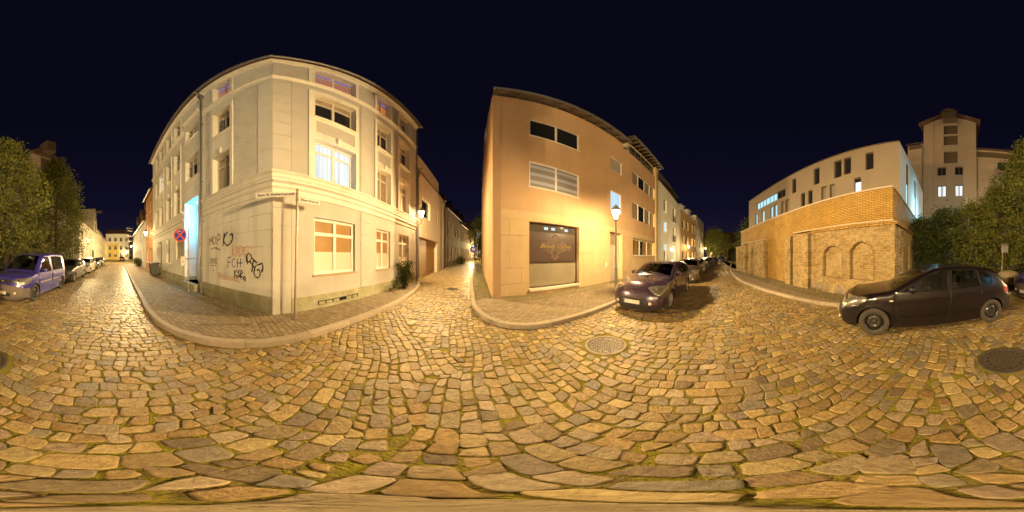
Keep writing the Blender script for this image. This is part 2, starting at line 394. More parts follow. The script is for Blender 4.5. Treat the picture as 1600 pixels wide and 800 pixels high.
# granite setts in wavering courses across each street: every stone a rough quadrilateral
def courses(reg, R, rng):
    a = radians(HEAD[reg]); u = (sin(a), cos(a)); v = (cos(a), -sin(a)); out = []
    t = -R; ph = rng.random()*6
    def bow(s, t): return .10*sin(s*.62+t*.11+ph)+.045*sin(s*1.9+t*.35)+.02*sin(s*4.3+t*1.3)
    while t < R:
        row = rng.choice((.105,.12,.13,.135,.14,.145,.155,.17)); t1 = t+row; s = -12+rng.random()*.2; prev = None
        while s < 12:
            ln = row*rng.choice((.8,.95,1.05,1.15,1.25,1.35,1.5,1.75)); s1 = s+ln
            k0 = prev if prev else rng.gauss(0, .012); k1 = rng.gauss(0, .016); prev = k1
            q = [(t+bow(s, t), s+k0), (t+bow(s1, t), s1+k1), (t1+bow(s1, t1), s1-k1), (t1+bow(s, t1), s-k0)]
            q = [(p+rng.gauss(0, .010), r+rng.gauss(0, .010)) for p, r in q]
            if rng.random() < .16: # a broken corner
                c = rng.randrange(4); p, r = q[c]; n1, n2 = q[(c+1) % 4], q[c-1]
                q[c:c+1] = [(p+(n2[0]-p)*.35, r+(n2[1]-r)*.35), (p+(n1[0]-p)*.35, r+(n1[1]-r)*.35)]
            P = [(u[0]*p+v[0]*r, u[1]*p+v[1]*r) for p, r in q]
            cx = sum(p[0] for p in P)/len(P); cy = sum(p[1] for p in P)/len(P)
            out.append((cx, cy, P)); s = s1
        t = t1
    return out
cells = []
for reg, R in ((0, 46), (1, 48), (2, 34)):
    for c in courses(reg, R, rng):
        x, y = c[0], c[1]
        wx = x+.35*sin(y*2.1)+.2*sin(y*5.3); wy = y+.35*sin(x*2.3)
        if region(wx, wy) != reg or hypot(x, y) > 44 or not pip(x, y, ROAD): continue
        if any(hypot(x-a, y-c_) < r+.07 for a, c_, r in MAN): continue
        cells.append(c)
# small filler stones wherever the courses leave a hole
GS_, GR_ = .035, 8.2; GN = int(2*GR_/GS_)
cov = [bytearray(GN) for _ in range(GN)]
for j in range(GN):
    y = -GR_+(j+.5)*GS_
    for i in range(GN):
        x = -GR_+(i+.5)*GS_
        if x*x+y*y > GR_*GR_ : cov[j][i] = 1
for cx, cy, P in cells:
    if abs(cx) > GR_ or abs(cy) > GR_: continue
    x0, x1 = min(p[0] for p in P), max(p[0] for p in P); y0, y1 = min(p[1] for p in P), max(p[1] for p in P)
    for j in range(max(0, int((y0+GR_)/GS_)), min(GN, int((y1+GR_)/GS_)+1)):
        for i in range(max(0, int((x0+GR_)/GS_)), min(GN, int((x1+GR_)/GS_)+1)):
            if not cov[j][i] and pip(-GR_+(i+.5)*GS_, -GR_+(j+.5)*GS_, P): cov[j][i] = 1
holes = []
D = [[0 if cov[j][i] else 99 for i in range(GN)] for j in range(GN)]
for j in range(1, GN-1):
    for i in range(1, GN-1):
        if D[j][i]: D[j][i] = min(D[j][i], D[j-1][i]+1, D[j][i-1]+1, D[j-1][i-1]+1.41, D[j-1][i+1]+1.41)
for j in range(GN-2, 0, -1):
    for i in range(GN-2, 0, -1):
        if D[j][i]:
            D[j][i] = min(D[j][i], D[j+1][i]+1, D[j][i+1]+1, D[j+1][i+1]+1.41, D[j+1][i-1]+1.41)
            if 1.6 < D[j][i] < 9: holes.append((D[j][i]+rng.random()*.3, -GR_+(i+.5)*GS_, -GR_+(j+.5)*GS_))
holes.sort(reverse=True); placed = []
for d, x, y in holes:
    r = min((d-.2)*GS_, .10)
    if any((x-a)**2+(y-c)**2 < (r+q)**2*.85 for a, c, q in placed): continue
    if not pip(x, y, ROAD) or any(hypot(x-a, y-c_) < q+r for a, c_, q in MAN): continue
    placed.append((x, y, r)); n = rng.randint(4, 6); a0 = rng.random()*6; r *= 1.12
    cells.append((x, y, [(x+r*rng.uniform(.85, 1.15)*cos(a0+2*pi*k/n), y+r*rng.uniform(.85, 1.15)*sin(a0+2*pi*k/n)) for k in range(n)]))
M_cob = islandmat('granite_cobble', [(0.174, 0.124, 0.077), (0.416, 0.272, 0.095), (0.292, 0.184, 0.071), (0.43, 0.297, 0.107), (0.331, 0.23, 0.095), (0.515, 0.364, 0.14), (0.375, 0.243, 0.095), (0.207, 0.157, 0.089), (0.46, 0.31, 0.127), (0.292, 0.205, 0.095), (0.569, 0.424, 0.18), (0.375, 0.284, 0.127), (0.25, 0.205, 0.14), (0.347, 0.272, 0.158), (0.506, 0.38, 0.228), (0.22, 0.171, 0.119), (0.396, 0.281, 0.176), (0.33, 0.259, 0.128)], .48, 22, 1.0, 40, spec=.45, noise_amt=1.0, dark=(.48,.44,.42))
stone_mesh('cobblestone_road', cells, M_cob, rng=rng, detail=lambda d: d < 7.5, gap=.0085, jz=.0035, tiltk=.022, dome=.004)
# moss and grass tufts growing in the joints
M_tuft = islandmat('moss_blades', [(.20,.18,.02),(.25,.22,.03),(.16,.155,.02),(.28,.23,.04)], .9, bump=0, spec=.1, trans=.25)
V = []; F = []
patch = lambda x, y: sin(x*1.3+2)*sin(y*1.1+.5)+sin(x*.47-y*.61)+.6*sin(x*3.1+y*2.7)
seen = set()
for cx, cy, poly in cells:
    d = hypot(cx, cy)
    if d > 8: continue
    for px, py in poly:
        if rng.random() > (.20+.16*patch(cx, cy))*(1 if d < 4 else .6): continue
        for k in range(rng.randint(5, 11)):
            x = px+rng.gauss(0, .017); y = py+rng.gauss(0, .017); a = rng.random()*2*pi; l = rng.uniform(.010, .026); w = rng.uniform(.003, .006); i = len(V)
            z = -.02; le = rng.uniform(.2, .9)*l
            V += [(x+cos(a)*w, y+sin(a)*w, z), (x-cos(a)*w, y-sin(a)*w, z), (x-sin(a)*le, y+cos(a)*le, z+.014+l*.6)]; F.append((i, i+1, i+2))
me = bpy.data.meshes.new('joint_moss'); me.from_pydata(V, [], F); me.materials.append(M_tuft); o = bpy.data.objects.new('joint_moss', me); COL.objects.link(o)
tag(o, 'yellowish green moss and grass tufts in the joints between the cobblestones', 'moss', kind='stuff')

# kerbs: granite stones end to end
M_kerb = islandmat('granite_kerb', [(.36,.29,.21),(.43,.35,.26),(.33,.27,.20),(.40,.33,.24)], .75, 9, .5, 120, noise_amt=.5)
def kerb(name, K, side, w=.15, top=.115, seg=.95, zf=lambda x, y: 0):
    b = MB(); acc = 0; run = [K[0]]
    def off(i):
        (x0, y0), (x1, y1) = K[max(i-1, 0)], K[min(i+1, len(K)-1)]; L = hypot(x1-x0, y1-y0) or 1
        return (-(y1-y0)/L*side, (x1-x0)/L*side)
    # resample finely
    pts = [(K[i], off(i)) for i in range(len(K))]
    fine = []
    for i in range(len(pts)-1):
        (p, n), (q, m_) = pts[i], pts[i+1]; L = hypot(q[0]-p[0], q[1]-p[1]); c = max(1, int(L/.12))
        for k in range(c):
            t = k/c; fine.append(((p[0]+(q[0]-p[0])*t, p[1]+(q[1]-p[1])*t), (n[0]+(m_[0]-n[0])*t, n[1]+(m_[1]-n[1])*t)))
    i = 0
    while i < len(fine)-3:
        x, y = fine[i][0]
        j = i+1; L = 0
        tgt = seg*random.uniform(.8, 1.25) if hypot(x, y) < 20 else 4
        while j < len(fine)-1 and L < tgt:
            L += hypot(fine[j][0][0]-fine[j-1][0][0], fine[j][0][1]-fine[j-1][0][1]); j += 1
        idx = list(range(i, j+1, 2)); idx = idx if idx[-1] == j else idx+[j]
        vs = []; n = len(idx); dz = random.gauss(0, .004); ins = .004
        for a, k in enumerate(idx):
            (px, py), (nx, ny) = fine[k]
            if a == 0 or a == n-1:
                k2 = idx[1] if a == 0 else idx[-2]; q = fine[k2][0]; L2 = hypot(q[0]-px, q[1]-py) or 1; px += (q[0]-px)/L2*ins; py += (q[1]-py)/L2*ins
            z = top+dz+zf(px, py)
            for w_, zz in ((0, -.08), (.004, z-.018), (.02, z-.002), (w*.5, z+.002), (w, z)): vs.append((px+nx*w_, py+ny*w_, zz))
        fs = []
        for a in range(n-1):
            for k in range(4): fs.append((a*5+k, a*5+k+1, (a+1)*5+k+1, (a+1)*5+k))
        fs += [(0,1,2,3,4), tuple((n-1)*5+k for k in range(5))]
        b.add(vs, fs); i = j
    o = b.build(name, M_kerb, smooth=False); tag(o, kind='structure')
def ksub(K, f): return [p for p in K if f(p)]
kerb('kerb', cKA, 1)
kerb('kerb', [p for p in cKB if p[1] < 6 or p[0] > 0], 1)
kerb('kerb', [p for p in cKB if p[1] > 5.5 and p[0] < 0], 1, top=.07, zf=zg)
kerb('kerb', cKR, 1)

# pavements
M_sand = mat('pavement_sand', (.20,.15,.085), .95, (.17,.145,.05), 6, bump=.6, bs=80, spec=.1)
M_pav = islandmat('brick_paver', [(.25,.19,.12),(.29,.22,.14),(.215,.16,.105),(.27,.21,.145),(.32,.24,.155)], .8, 5, .4, 120, noise_amt=.55)
M_mos = islandmat('mosaic_stone', [(.27,.22,.16),(.35,.29,.21),(.22,.18,.14),(.40,.33,.24)], .75, 12, .5, 110, noise_amt=.6)
def offs(K, side, w):
    out = []
    for i in range(len(K)):
        (x0, y0), (x1, y1) = K[max(i-1, 0)], K[min(i+1, len(K)-1)]; L = hypot(x1-x0, y1-y0) or 1
        out.append((K[i][0]-(y1-y0)/L*side*w, K[i][1]+(x1-x0)/L*side*w))
    return out
PA = offs(cKA, 1, .14)+[A_R, A0, A_L, (-33, -31.6)]
iB = next(i for i, p in enumerate(cKB) if p[1] < 5.6)
PB = offs(cKB[iB:], 1, .14)+[(60,21),(42,17.6),(32.6,15.7),(23.6,14.35),B0,(-1.05,5.95)]
PV = offs([p for p in cKB if p[1] > 5.5 and p[0] < 0], 1, .14)+[(-1.0,5.9),B0,B_BACK]
BRL = (17.5,2.8); BRC = (4.22,-4.06)
iR = next(i for i, p in enumerate(cKR) if p[0] < 3.9)
PR = offs(cKR[:iR], 1, .14)+[(3.5,-4.3),(4.3,-4.6),BRC,BRL,(22,5.2),(60,18)]
for nm, P in (('pavement', PA), ('pavement', PB), ('pavement', PR)):
    b = MB(); b.prism(P, -.1, .099); tag(b.build(nm, M_sand), kind='structure')
M_grav = mat('verge_gravel', (.21,.17,.105), .95, (.12,.12,.04), 4, bump=1, bs=70, spec=.1, bdist=.02)
b = MB(); b.add([(x, y, zg(x, y)+.055) for x, y in PV], [tuple(range(len(PV)))]); tag(b.build('alley_verge', M_grav), kind='structure')
def pavers(name, P, head, L=.20, Wd=.10, clip=lambda x, y: True, R=26, m=None, c=(0, 0), hgt=.105):
    a = radians(head); u = (sin(a), cos(a)); v = (cos(a), -sin(a)); cells = []
    n = int(R/Wd)
    for i in range(-n, n):
        s = -R+(.5*L if i % 2 else 0)
        while s < R:
            s += L
            x = c[0]+u[0]*s+v[0]*i*Wd; y = c[1]+u[1]*s+v[1]*i*Wd
            if not clip(x, y) or not pip(x, y, P): continue
            q = [(-L/2, -Wd/2), (L/2, -Wd/2), (L/2, Wd/2), (-L/2, Wd/2)]
            cells.append((x, y, [(x+u[0]*p+v[0]*r, y+u[1]*p+v[1]*r) for p, r in q]))
    return stone_mesh(name, cells, m or M_pav, hgt=hgt, gap=.0028, zf=lambda x, y: 0, detail=lambda d: False, rng=rng, jz=.0018, dome=0, tiltk=.006)
def dseg(x, y, a, c):
    dx, dy = c[0]-a[0], c[1]-a[1]; t = max(0, min(1, ((x-a[0])*dx+(y-a[1])*dy)/(dx*dx+dy*dy))); return hypot(x-a[0]-dx*t, y-a[1]-dy*t)
STRIP = .55
dA = lambda x, y: min(dseg(x, y, A0, A_L))if False else min(dseg(x, y, A0, A_L), 9)
dB = lambda x, y: dseg(x, y, B0, (24, 14.5))
dR = lambda x, y: dseg(x, y, BRL, BRC)
side = lambda x, y: (x-A0[0])*.94+(y-A0[1])*-.34     # which side of the corner the pavers change direction
pavers('pavement_pavers', PA, 41.9, .24, .12, lambda x, y: dA(x, y) > .62 and (y < .62*x+2.0), R=34)
pavers('pavement_pavers', PA, 80, .24, .12, lambda x, y: not (y < .62*x+2.0) and y < 7.6, R=14)
pavers('pavement_pavers', PB, 71.2, .22, .11, lambda x, y: dB(x, y) > .6 or x < -.2, R=26)
pavers('pavement_pavers', PR, 62.5, .25, .125, lambda x, y: dR(x, y) > 1.15 and hypot(x, y) < 24, R=26)
def mosaic(name, P, clip, area, sp=.085, zf=lambda x, y: 0, h=.1, m=None):
    sd = []
    x0, x1, y0, y1 = area; ny = int((y1-y0)/sp); nx = int((x1-x0)/sp)
    for i in range(nx):
        for j in range(ny):
            x = x0+(i+.5*(j % 2))*sp+rng.gauss(0, sp*.13); y = y0+j*sp+rng.gauss(0, sp*.13)
            if clip(x, y) and pip(x, y, P): sd.append((x, y))
    if len(sd) < 4: return
    cl = [c for c in voronoi(sd) if max(hypot(p[0]-c[0], p[1]-c[1]) for p in c[2]) < sp*1.2]
    stone_mesh(name, cl, m or M_mos, hgt=h, gap=.008, zf=zf, detail=lambda d: False, rng=rng, jz=.006, dome=.008, tiltk=.06)
mosaic('mosaic_strip', PA, lambda x, y: .05 < dA(x, y) < .6, (-14, -3.6, -10.5, 1))
mosaic('mosaic_strip', PB, lambda x, y: .04 < dB(x, y) < .58 and x > -.25, (-.4, 10, 5, 10.5))
mosaic('mosaic_strip', PR, lambda x, y: dR(x, y) < 1.1, (3.5, 16, -5, 3.2))
mosaic('mosaic_strip', PV, lambda x, y: rng.random() < .93, (-4.2, -.6, 5.7, 15), sp=.1, zf=zg, h=.062)
# verge under the trees
vg = [(-30.6,-41.0),(-9.6,-18.3),(-2.8,-10.9),(.6,-7.3),(3.2,-4.5),(4.3,-4.55),(7.4,-9.6),(12,-18),(6,-45),(-25,-60)]
M_soil = mat('verge_soil', (.07,.055,.03), .95, (.05,.06,.018), 3, bump=.8, bs=30, spec=.1, bdist=.03)
b = MB(); b.prism(vg, -.1, .1); tag(b.build('verge', M_soil), kind='structure')
V = []; F = []
for k in range(26000):
    t = rng.random()**1.5*16; w = abs(rng.gauss(0, 1))*1.6
    x, y = 3.3-t*.682+.731*w+rng.gauss(0,.05), -4.5-t*.731-.682*w
    if not pip(x, y, vg): continue
    a = rng.random()*2*pi; l = rng.uniform(.05, .15); wd = rng.uniform(.003, .007); i = len(V); le = rng.uniform(.2, .8)*l
    V += [(x+cos(a)*wd, y+sin(a)*wd, .1), (x-cos(a)*wd, y-sin(a)*wd, .1), (x-sin(a)*le, y+cos(a)*le, .1+l)]; F.append((i, i+1, i+2))
M_grass = islandmat('grass_blades', [(.06,.075,.012),(.09,.09,.018),(.045,.06,.012),(.12,.10,.03)], .8, bump=0, spec=.15, trans=.25)
me = bpy.data.meshes.new('grass'); me.from_pydata(V, [], F); me.materials.append(M_grass); o = bpy.data.objects.new('grass', me); COL.objects.link(o)
tag(o, 'short dark grass on the verge under the trees', 'grass', kind='stuff')
# manhole covers
M_iron = mat('cast_iron', (.10,.082,.065), .55, (.17,.135,.10), 20, bump=.3, bs=90, metal=.5)
M_dark = mat('black_hole', (.006,.006,.006), .9)
M_conc = mat('concrete_ring', (.36,.29,.20), .85, (.27,.22,.15), 9, bump=.4, bs=90)
for k, (x, y, r) in enumerate(MAN):
    t = thing('manhole_cover', ['round cast iron manhole cover in a pale ring among cobbles, before the dark purple hatchback', 'dark round ribbed manhole cover near the black hatchback', 'far manhole cover in the alley mouth by the shrub'][k], 'manhole cover', (x, y, zg(x, y)), .4*k)
    b = LMB(); b.lathe([(r*.86, -.03), (r*.86, .004), (r*.985, .004), (r, -.03)], n=48); b.build('ring', M_conc if k != 1 else M_iron, t)
    b = LMB(); b.lathe([(0, -.006), (r*.85, -.006), (r*.855, -.03)], n=48)
    st = .034
    n = int(r/st)+1
    for i in range(-n, n+1):
        for j in range(-n, n+1):
            px, py = (i+.5*(j % 2))*st, j*st*.9
            q = hypot(px, py)
            if q > r*.82 or r*.60 < q < r*.68: continue
            b.obox((px, py, -.003), (.021, .012, .008), rz=.5 if (i+j) % 2 else -.5)
    b.build('cover', M_iron, t)
    for i in range(16):
        b = LMB(); a = i*pi/8; b.lathe([(0, -.0035), (.014, -.0035), (.014, -.012)], (cos(a)*r*.64, sin(a)*r*.64, 0), n=10); b.build('vent_hole', M_dark, t)
# ------------------------------------------------------------------ buildings
M_cream_dim = mat('cream_paint_dimmed', (.47,.435,.385), .85, (.42,.385,.335), 1.6, bump=.12, bs=140, streak=(.44,.405,.34))  # right wall paint, darkened because the lamp strikes it full on
M_grey_lift = mat('grey_paint_lifted', (.76,.72,.63), .85, (.69,.65,.57), 1.6, bump=.12, bs=140, streak=(.58,.54,.46))  # left wall paint, lightened to make up for the grazing lamp light
M_trim = mat('pale_trim', (.72,.67,.57), .8, (.66,.61,.52), 3, bump=.1, bs=140, streak=(.58,.53,.44))
M_stucco = mat('rough_stucco', (.72,.68,.59), .9, (.63,.59,.51), 2, bump=1.0, bs=22, stuc=True, bdist=.035)
M_plinth = mat('stained_plinth', (.40,.36,.26), .9, (.27,.26,.13), 2.5, bump=.3, bs=60, streak=(.24,.22,.13))
M_upvc = mat('white_window_frame', (.74,.70,.63), .4, spec=.5)
M_woodf = mat('old_window_frame', (.60,.53,.42), .6)
M_gdark = mat('dark_glass', (.018,.018,.02), .04, spec=.6)
M_gcurt = mat('curtained_glass', (.34,.275,.19), .25, (.26,.21,.15), 6, spec=.6, coat=.6)
M_gamber = mat('amber_room_glass', (.36,.21,.075), .3, (.30,.17,.06), 2, spec=.6, coat=.5)
M_frost = mat('frosted_film', (.60,.53,.42), .5, spec=.4)
M_lit = emit('lit_white_window', (.95,.96,.90), 1.2, wave=9, col2=(.58,.63,.63))
M_litc = emit('lit_cold_window', (.62,.86,1.0), 1.05, wave=5, col2=(.45,.66,.85))
M_litr = emit('lit_red_window', (.52,.20,.13), .75)
M_litv = emit('lit_violet_blind', (.34,.24,.52), .7)
M_lito = emit('lit_orange_curtain', (.85,.28,.06), .75, wave=9, col2=(.5,.16,.04))
M_roof = mat('roof_tile', (.085,.045,.03), .85, (.12,.06,.04), 4, bump=.5, bs=30)
M_zinc = mat('zinc', (.22,.20,.18), .5, (.17,.155,.14), 8, metal=.6)
M_rwood = mat('dark_wood', (.075,.05,.03), .8, (.11,.07,.04), 6, bump=.3, bs=40)
M_sand2 = mat('sandstone_sill', (.42,.31,.17), .8, (.34,.25,.14), 8, bump=.2, bs=90)

def wallgrid(fr, s0, s1, z0, z1, feats, m0=0, m1=0, back=.3, extra=()):
    """one wall as a relief: feats = (s0, s1, z0, z1, outward offset, material slot); later entries win"""
    r4 = lambda v: round(v, 4)
    ss = sorted(set([r4(s0), r4(s1)]+[r4(v) for f in feats for v in f[:2] if s0 < v < s1]))
    zs = sorted(set([r4(z0), r4(z1)]+[r4(v) for f in feats for v in f[2:4] if z0 < v < z1]))
    b = MB(fr); ns, nz = len(ss)-1, len(zs)-1
    O = [[(0.0, 0)]*nz for _ in range(ns)]
    for a, c, d, e_, o, mi in feats:
        for i in range(ns):
            x = (ss[i]+ss[i+1])/2
            if not a < x < c: continue
            for j in range(nz):
                if d < (zs[j]+zs[j+1])/2 < e_: O[i][j] = (o, mi)
    def P(i, o, z):
        s = ss[i]
        if i == 0: s -= o*m0
        if i == ns: s += o*m1
        return (s, o, z)
    for i in range(ns):
        for j in range(nz):
            o, mi = O[i][j]
            b.add([P(i, o, zs[j]), P(i+1, o, zs[j]), P(i+1, o, zs[j+1]), P(i, o, zs[j+1])], [(0,1,2,3)], mi)
            o2, mi2 = O[i+1][j] if i+1 < ns else (-back, mi)
            if abs(o-o2) > 1e-5:
                mm = mi if o > o2 else mi2
                if not (i+1 == ns and m1): b.add([P(i+1, o, zs[j]), P(i+1, o2, zs[j]), P(i+1, o2, zs[j+1]), P(i+1, o, zs[j+1])], [(0,1,2,3)], mm)
            if i == 0 and not m0: b.add([P(0, o, zs[j]), P(0, -back, zs[j]), P(0, -back, zs[j+1]), P(0, o, zs[j+1])], [(0,1,2,3)], mi)
            o2, mi2 = O[i][j+1] if j+1 < nz else (-back, mi)
            if abs(o-o2) > 1e-5:
                mm = mi if o > o2 else mi2
                b.add([P(i, o, zs[j+1]), P(i+1, o, zs[j+1]), P(i+1, o2, zs[j+1]), P(i, o2, zs[j+1])], [(0,1,2,3)], mm)
    return b
def window(root, fr, s0, s1, z0, z1, o=-.2, cols=2, transom=None, pane=None, top_pane=None, frame=None, fw=.065, sill=None, sub=None, name='window', label=None, sill_m=None, low_pane=None, tilt=False):
    frame = frame or M_upvc; pane = pane or M_gdark
    b = MB(fr); t = .06
    b.box(s0, s0+fw, o, o+t, z0, z1); b.box(s1-fw, s1, o, o+t, z0, z1)
    b.box(s0+fw, s1-fw, o, o+t, z0, z0+fw); b.box(s0+fw, s1-fw, o, o+t, z1-fw, z1)
    zt = z1-(z1-z0)*transom if transom else None
    for c in range(1, cols):
        x = s0+(s1-s0)*c/cols; b.box(x-fw*.7, x+fw*.7, o-.002, o+t-.004, z0+fw, z1-fw)
    if zt: b.box(s0+fw, s1-fw, o-.004, o+t-.008, zt-fw*.6, zt+fw*.6)
    if sub:
        for (a, c) in sub: b.box(s0+(s1-s0)*a-.02, s0+(s1-s0)*a+.02, o+.004, o+t-.012, z0+fw, (zt or z1)-.02)
    w = b.build(name, frame, root, bevel=0, label=label)
    def pn(a, c, d, e_, m, nm='pane', oo=.015):
        q = MB(fr); q.add([(a, o+oo, d), (c, o+oo, d), (c, o+oo, e_), (a, o+oo, e_)], [(0,1,2,3)]); q.build(nm, m, w, recalc=False)
    if zt and top_pane:
        pn(s0, s1, z0, zt, pane); pn(s0, s1, zt, z1, top_pane)
    else: pn(s0, s1, z0, z1, pane)
    if low_pane: pn(s0, s1, z0, z0+(z1-z0)*low_pane[0], low_pane[1], 'privacy_film', .025)
    if tilt:
        q = MB(fr); a, c = s0+(s1-s0)*.56, s1-fw; zz0, zz1 = z0+.06, zt-.05
        for (x0, y0, x1, y1) in ((a, .05, c, .05), (a, .28, c, .28)): pass
        q.tube([(a, o+.06, zz0), (c, o+.06, zz0), (c, o-.16, zz1-.05), (a, o-.16, zz1-.05), (a, o+.06, zz0)], .028, 4); q.build('tilted_sash', frame, w)
    if sill:
        q = MB(fr); q.box(s0-.06, s1+.06, o+t, sill, z0-.05, z0-.002); q.build('sill', sill_m or M_trim, w, bevel=.006)
    return w
def cornice(root, fr, prof, s0, s1, m0=0, m1=0, m=None, name='cornice'):
    b = MB(fr); n = len(prof)
    vs = [(s0-o*m0, o, z) for o, z in prof]+[(s1+o*m1, o, z) for o, z in prof]
    b.add(vs, [(i, (i+1) % n, n+(i+1) % n, n+i) for i in range(n)]+[tuple(range(n)), tuple(reversed(range(n, 2*n)))])
    return b.build(name, m or M_trim, root)

# ---- the corner apartment building
FL = Fr(*A0, 41.9); FR_ = Fr(*A0, -11.5); MIT = tan(radians(53.4/2))
A = thing('corner_apartment_building', 'cream four storey corner apartment building with graffiti and a blue lit door', 'building', (A0[0], A0[1], 0))
hL = [(-2.75,-1.72)]
colsL = [(-7.2,-6.2), (-8.9,-7.85), (-10.9,-9.75), (-12.45,-11.25)]
ft = []
SL = -13.9
ft += [(SL, 0, -.3, .60, .05, 1)]
for z in (1.05,1.5,1.95,2.4,2.85,3.3): ft.append((SL, 0, z, z+.022, -.02, 0))
for k, z in enumerate((.61,1.07,1.52,1.97,2.42,2.87)):
    for x in (-.9-.55*(k % 2), -2.2-.5*(k % 2), -6.1-.5*(k % 2), -7.6-.3*(k % 2), -9.5): ft.append((x, x+.014, z, z+.43, -.012, 0))
ft += [(-1.56,-.50,4.15,9.84,.004,2), (-3.40,-2.95,4.15,9.84,.004,2), (-.50,0,4.15,9.84,.02,0)]
for z in (5.0,5.65,6.3,6.95,7.6,8.25,8.9,9.5): ft.append((-.50,0,z,z+.014,.006,0))
ft += [(-.51,-.492,4.15,9.84,-.014,0)]
for a, c in hL:
    ft += [(a-.16,c+.13,4.15,9.35,.05,3), (a-.16,c+.13,10.05,12.35,.045,3), (a+.06,c-.06,6.2,6.95,.02,0)]
    for z0, z1 in ((4.15,5.9),(7.15,9.0),(10.1,12.0)): ft.append((a, c, z0, z1, -.27, 3))
for a, c in colsL:
    ft += [(a-.13,c+.13,4.15,9.25,.05,3), (a-.13,c+.13,10.05,12.35,.045,3), (a+.06,c-.06,6.2,6.9,.02,0)]
    for z0, z1 in ((4.15,5.9),(7.1,8.9),(10.1,11.9)): ft.append((a, c, z0, z1, -.24, 3))
ft += [(-5.62,-3.80,5.3,10.2,.03,3), (-5.42,-3.92,5.75,7.25,-.25,3), (-5.42,-3.92,8.7,9.9,-.25,3)]
ft += [(-6.95,-5.65,1.5,2.8,-.12,0), (-9.0,-8.2,1.2,2.9,-.2,0), (-12.1,-10.3,-.3,2.85,-.5,1)]
DN = (-5.44,-3.92,.42,4.55)
ft += [(DN[0]-.12,DN[1]+.12,.6,4.7,.06,3), (*DN, -1.0, 4)]
M_dr = mat('pale_door_reveal', (.62,.60,.54), .7)
wallgrid(FL, SL, 0, -.3, 12.35, ft, m1=MIT).build('wall', [M_grey_lift, M_plinth, M_stucco, M_trim, M_dr], A, recalc=True)
ft = [(0,8.63,-.3,.52,.04,1), (0,.52,-.3,12.35,.02,0), (.52,.54,.55,9.9,-.015,0), (3.28,3.96,.55,3.35,.025,0), (3.28,3.98,4.15,9.9,.02,0), (1.05,3.12,4.15,9.35,.05,3), (1.05,3.12,10.05,12.35,.045,3), (1.3,2.9,6.25,6.95,.02,0)]
for z in (1.0,1.5,2.0,2.5,3.0): ft += [(0,.52,z,z+.018,.0,0), (3.28,3.96,z,z+.018,.005,0), (7.8,8.5,z,z+.018,-.012,0)]
for z in (5.0,5.65,6.3,6.95,7.6,8.25,8.9,9.5): ft += [(0,.52,z,z+.014,.006,0)]
AW = [(1.26,2.98), (4.27,5.40), (6.27,7.50)]
for a, c in AW:
    if a > 3: ft += [(a-.14,c+.12,4.15,9.35,.05,3), (a-.14,c+.12,10.05,12.35,.045,3), (a+.06,c-.06,6.25,6.95,.02,0)]
    for z0, z1 in ((1.14,2.86),(4.15,5.92),(7.15,9.0),(10.1,12.0)): ft.append((a, c, z0, z1, -.27, 3 if z0 > 2 else 0))
ft += [(1.36,3.1,.20,.33,-.02,1)]
wallgrid(FR_, 0, 8.63, -.3, 12.35, ft, m0=MIT).build('wall', [M_cream_dim, M_plinth, M_stucco, M_trim], A)
sillc = [(-.02,4.14),(.13,4.14),(.16,4.11),(.16,4.07),(.11,4.03),(.085,3.95),(.045,3.9),(.045,3.84),(-.02,3.84)]
lowc = [(-.02,3.72),(.10,3.72),(.12,3.68),(.12,3.62),(.06,3.57),(.04,3.42),(-.02,3.40)]
topc = [(-.02,10.08),(.10,10.08),(.13,10.05),(.13,10.0),(.07,9.94),(.04,9.86),(-.02,9.84)]
eav = [(-.02,12.16),(.06,12.18),(.10,12.26),(.24,12.30),(.24,12.37),(-.02,12.37)]
for pr in (sillc, lowc, topc, eav):
    cuts = [(SL, DN[0]-.14), (DN[1]+.14, 0)] if pr in (sillc, lowc) else [(SL, -5.64), (-3.78, 0)] if pr is topc else [(SL, 0)]
    for a, c in cuts: cornice(A, FL, pr, a, c, 0, MIT if c == 0 else 0)
    cornice(A, FR_, pr, 0, 8.63, MIT, 0)
cornice(A, FL, [(.0,10.75),(.16,10.72),(.16,10.64),(.05,10.58),(0,10.58)], -5.64, -3.78)
for fr, a, c, m0, m1 in ((FL, SL-.1, 0, 0, MIT), (FR_, 0, 8.75, MIT, 0)):
    cornice(A, fr, [(.20,12.38),(.34,12.39),(.37,12.46),(.35,12.5),(-4,13.9),(-4,13.6),(-.02,12.39)], a, c, m0, m1, M_roof, 'roof')
    cornice(A, fr, [(.34,12.32),(.40,12.29),(.45,12.34),(.46,12.43),(.43,12.43),(.40,12.35),(.37,12.36)], a, c, m0, m1, M_zinc, 'gutter')
b = MB(); b.prism([(-4.75,.75),(-6.3,8.55),(-12,9.0),(-18,-4),(-13.9,-9.4)], -.3, 12.33); b.build('core', M_grey_lift, A)
# its windows
for zi, (z0, z1) in enumerate(((4.15,5.9),(7.15,9.0),(10.1,12.0))):
    window(A, FL, -2.75, -1.72, z0, z1, -.25, 2, .28, [M_gcurt, M_gdark, M_litr][zi], [M_gcurt, M_gcurt, M_litv][zi], M_woodf, sill=.10 if zi else None)
    for a, c in colsL:
        lit = zi == 0 and False
        window(A, FL, a, c, *((4.15,5.9),(7.1,8.9),(10.1,11.9))[zi], -.22, 2, .28, M_lit if (zi == 1 and a == -10.9) else (M_gcurt if zi == 0 else M_gdark), None, M_woodf, sill=.10 if zi else None)
window(A, FL, -5.42, -3.92, 5.75, 7.25, -.23, 3, .3, M_gdark, M_gcurt, M_woodf, sill=.12)
window(A, FL, -5.42, -3.92, 8.7, 9.9, -.23, 3, .3, M_gdark, M_gcurt, M_woodf, sill=.12)
M_shut = mat('beige_shutter', (.42,.36,.27), .7, (.36,.31,.23), 5)
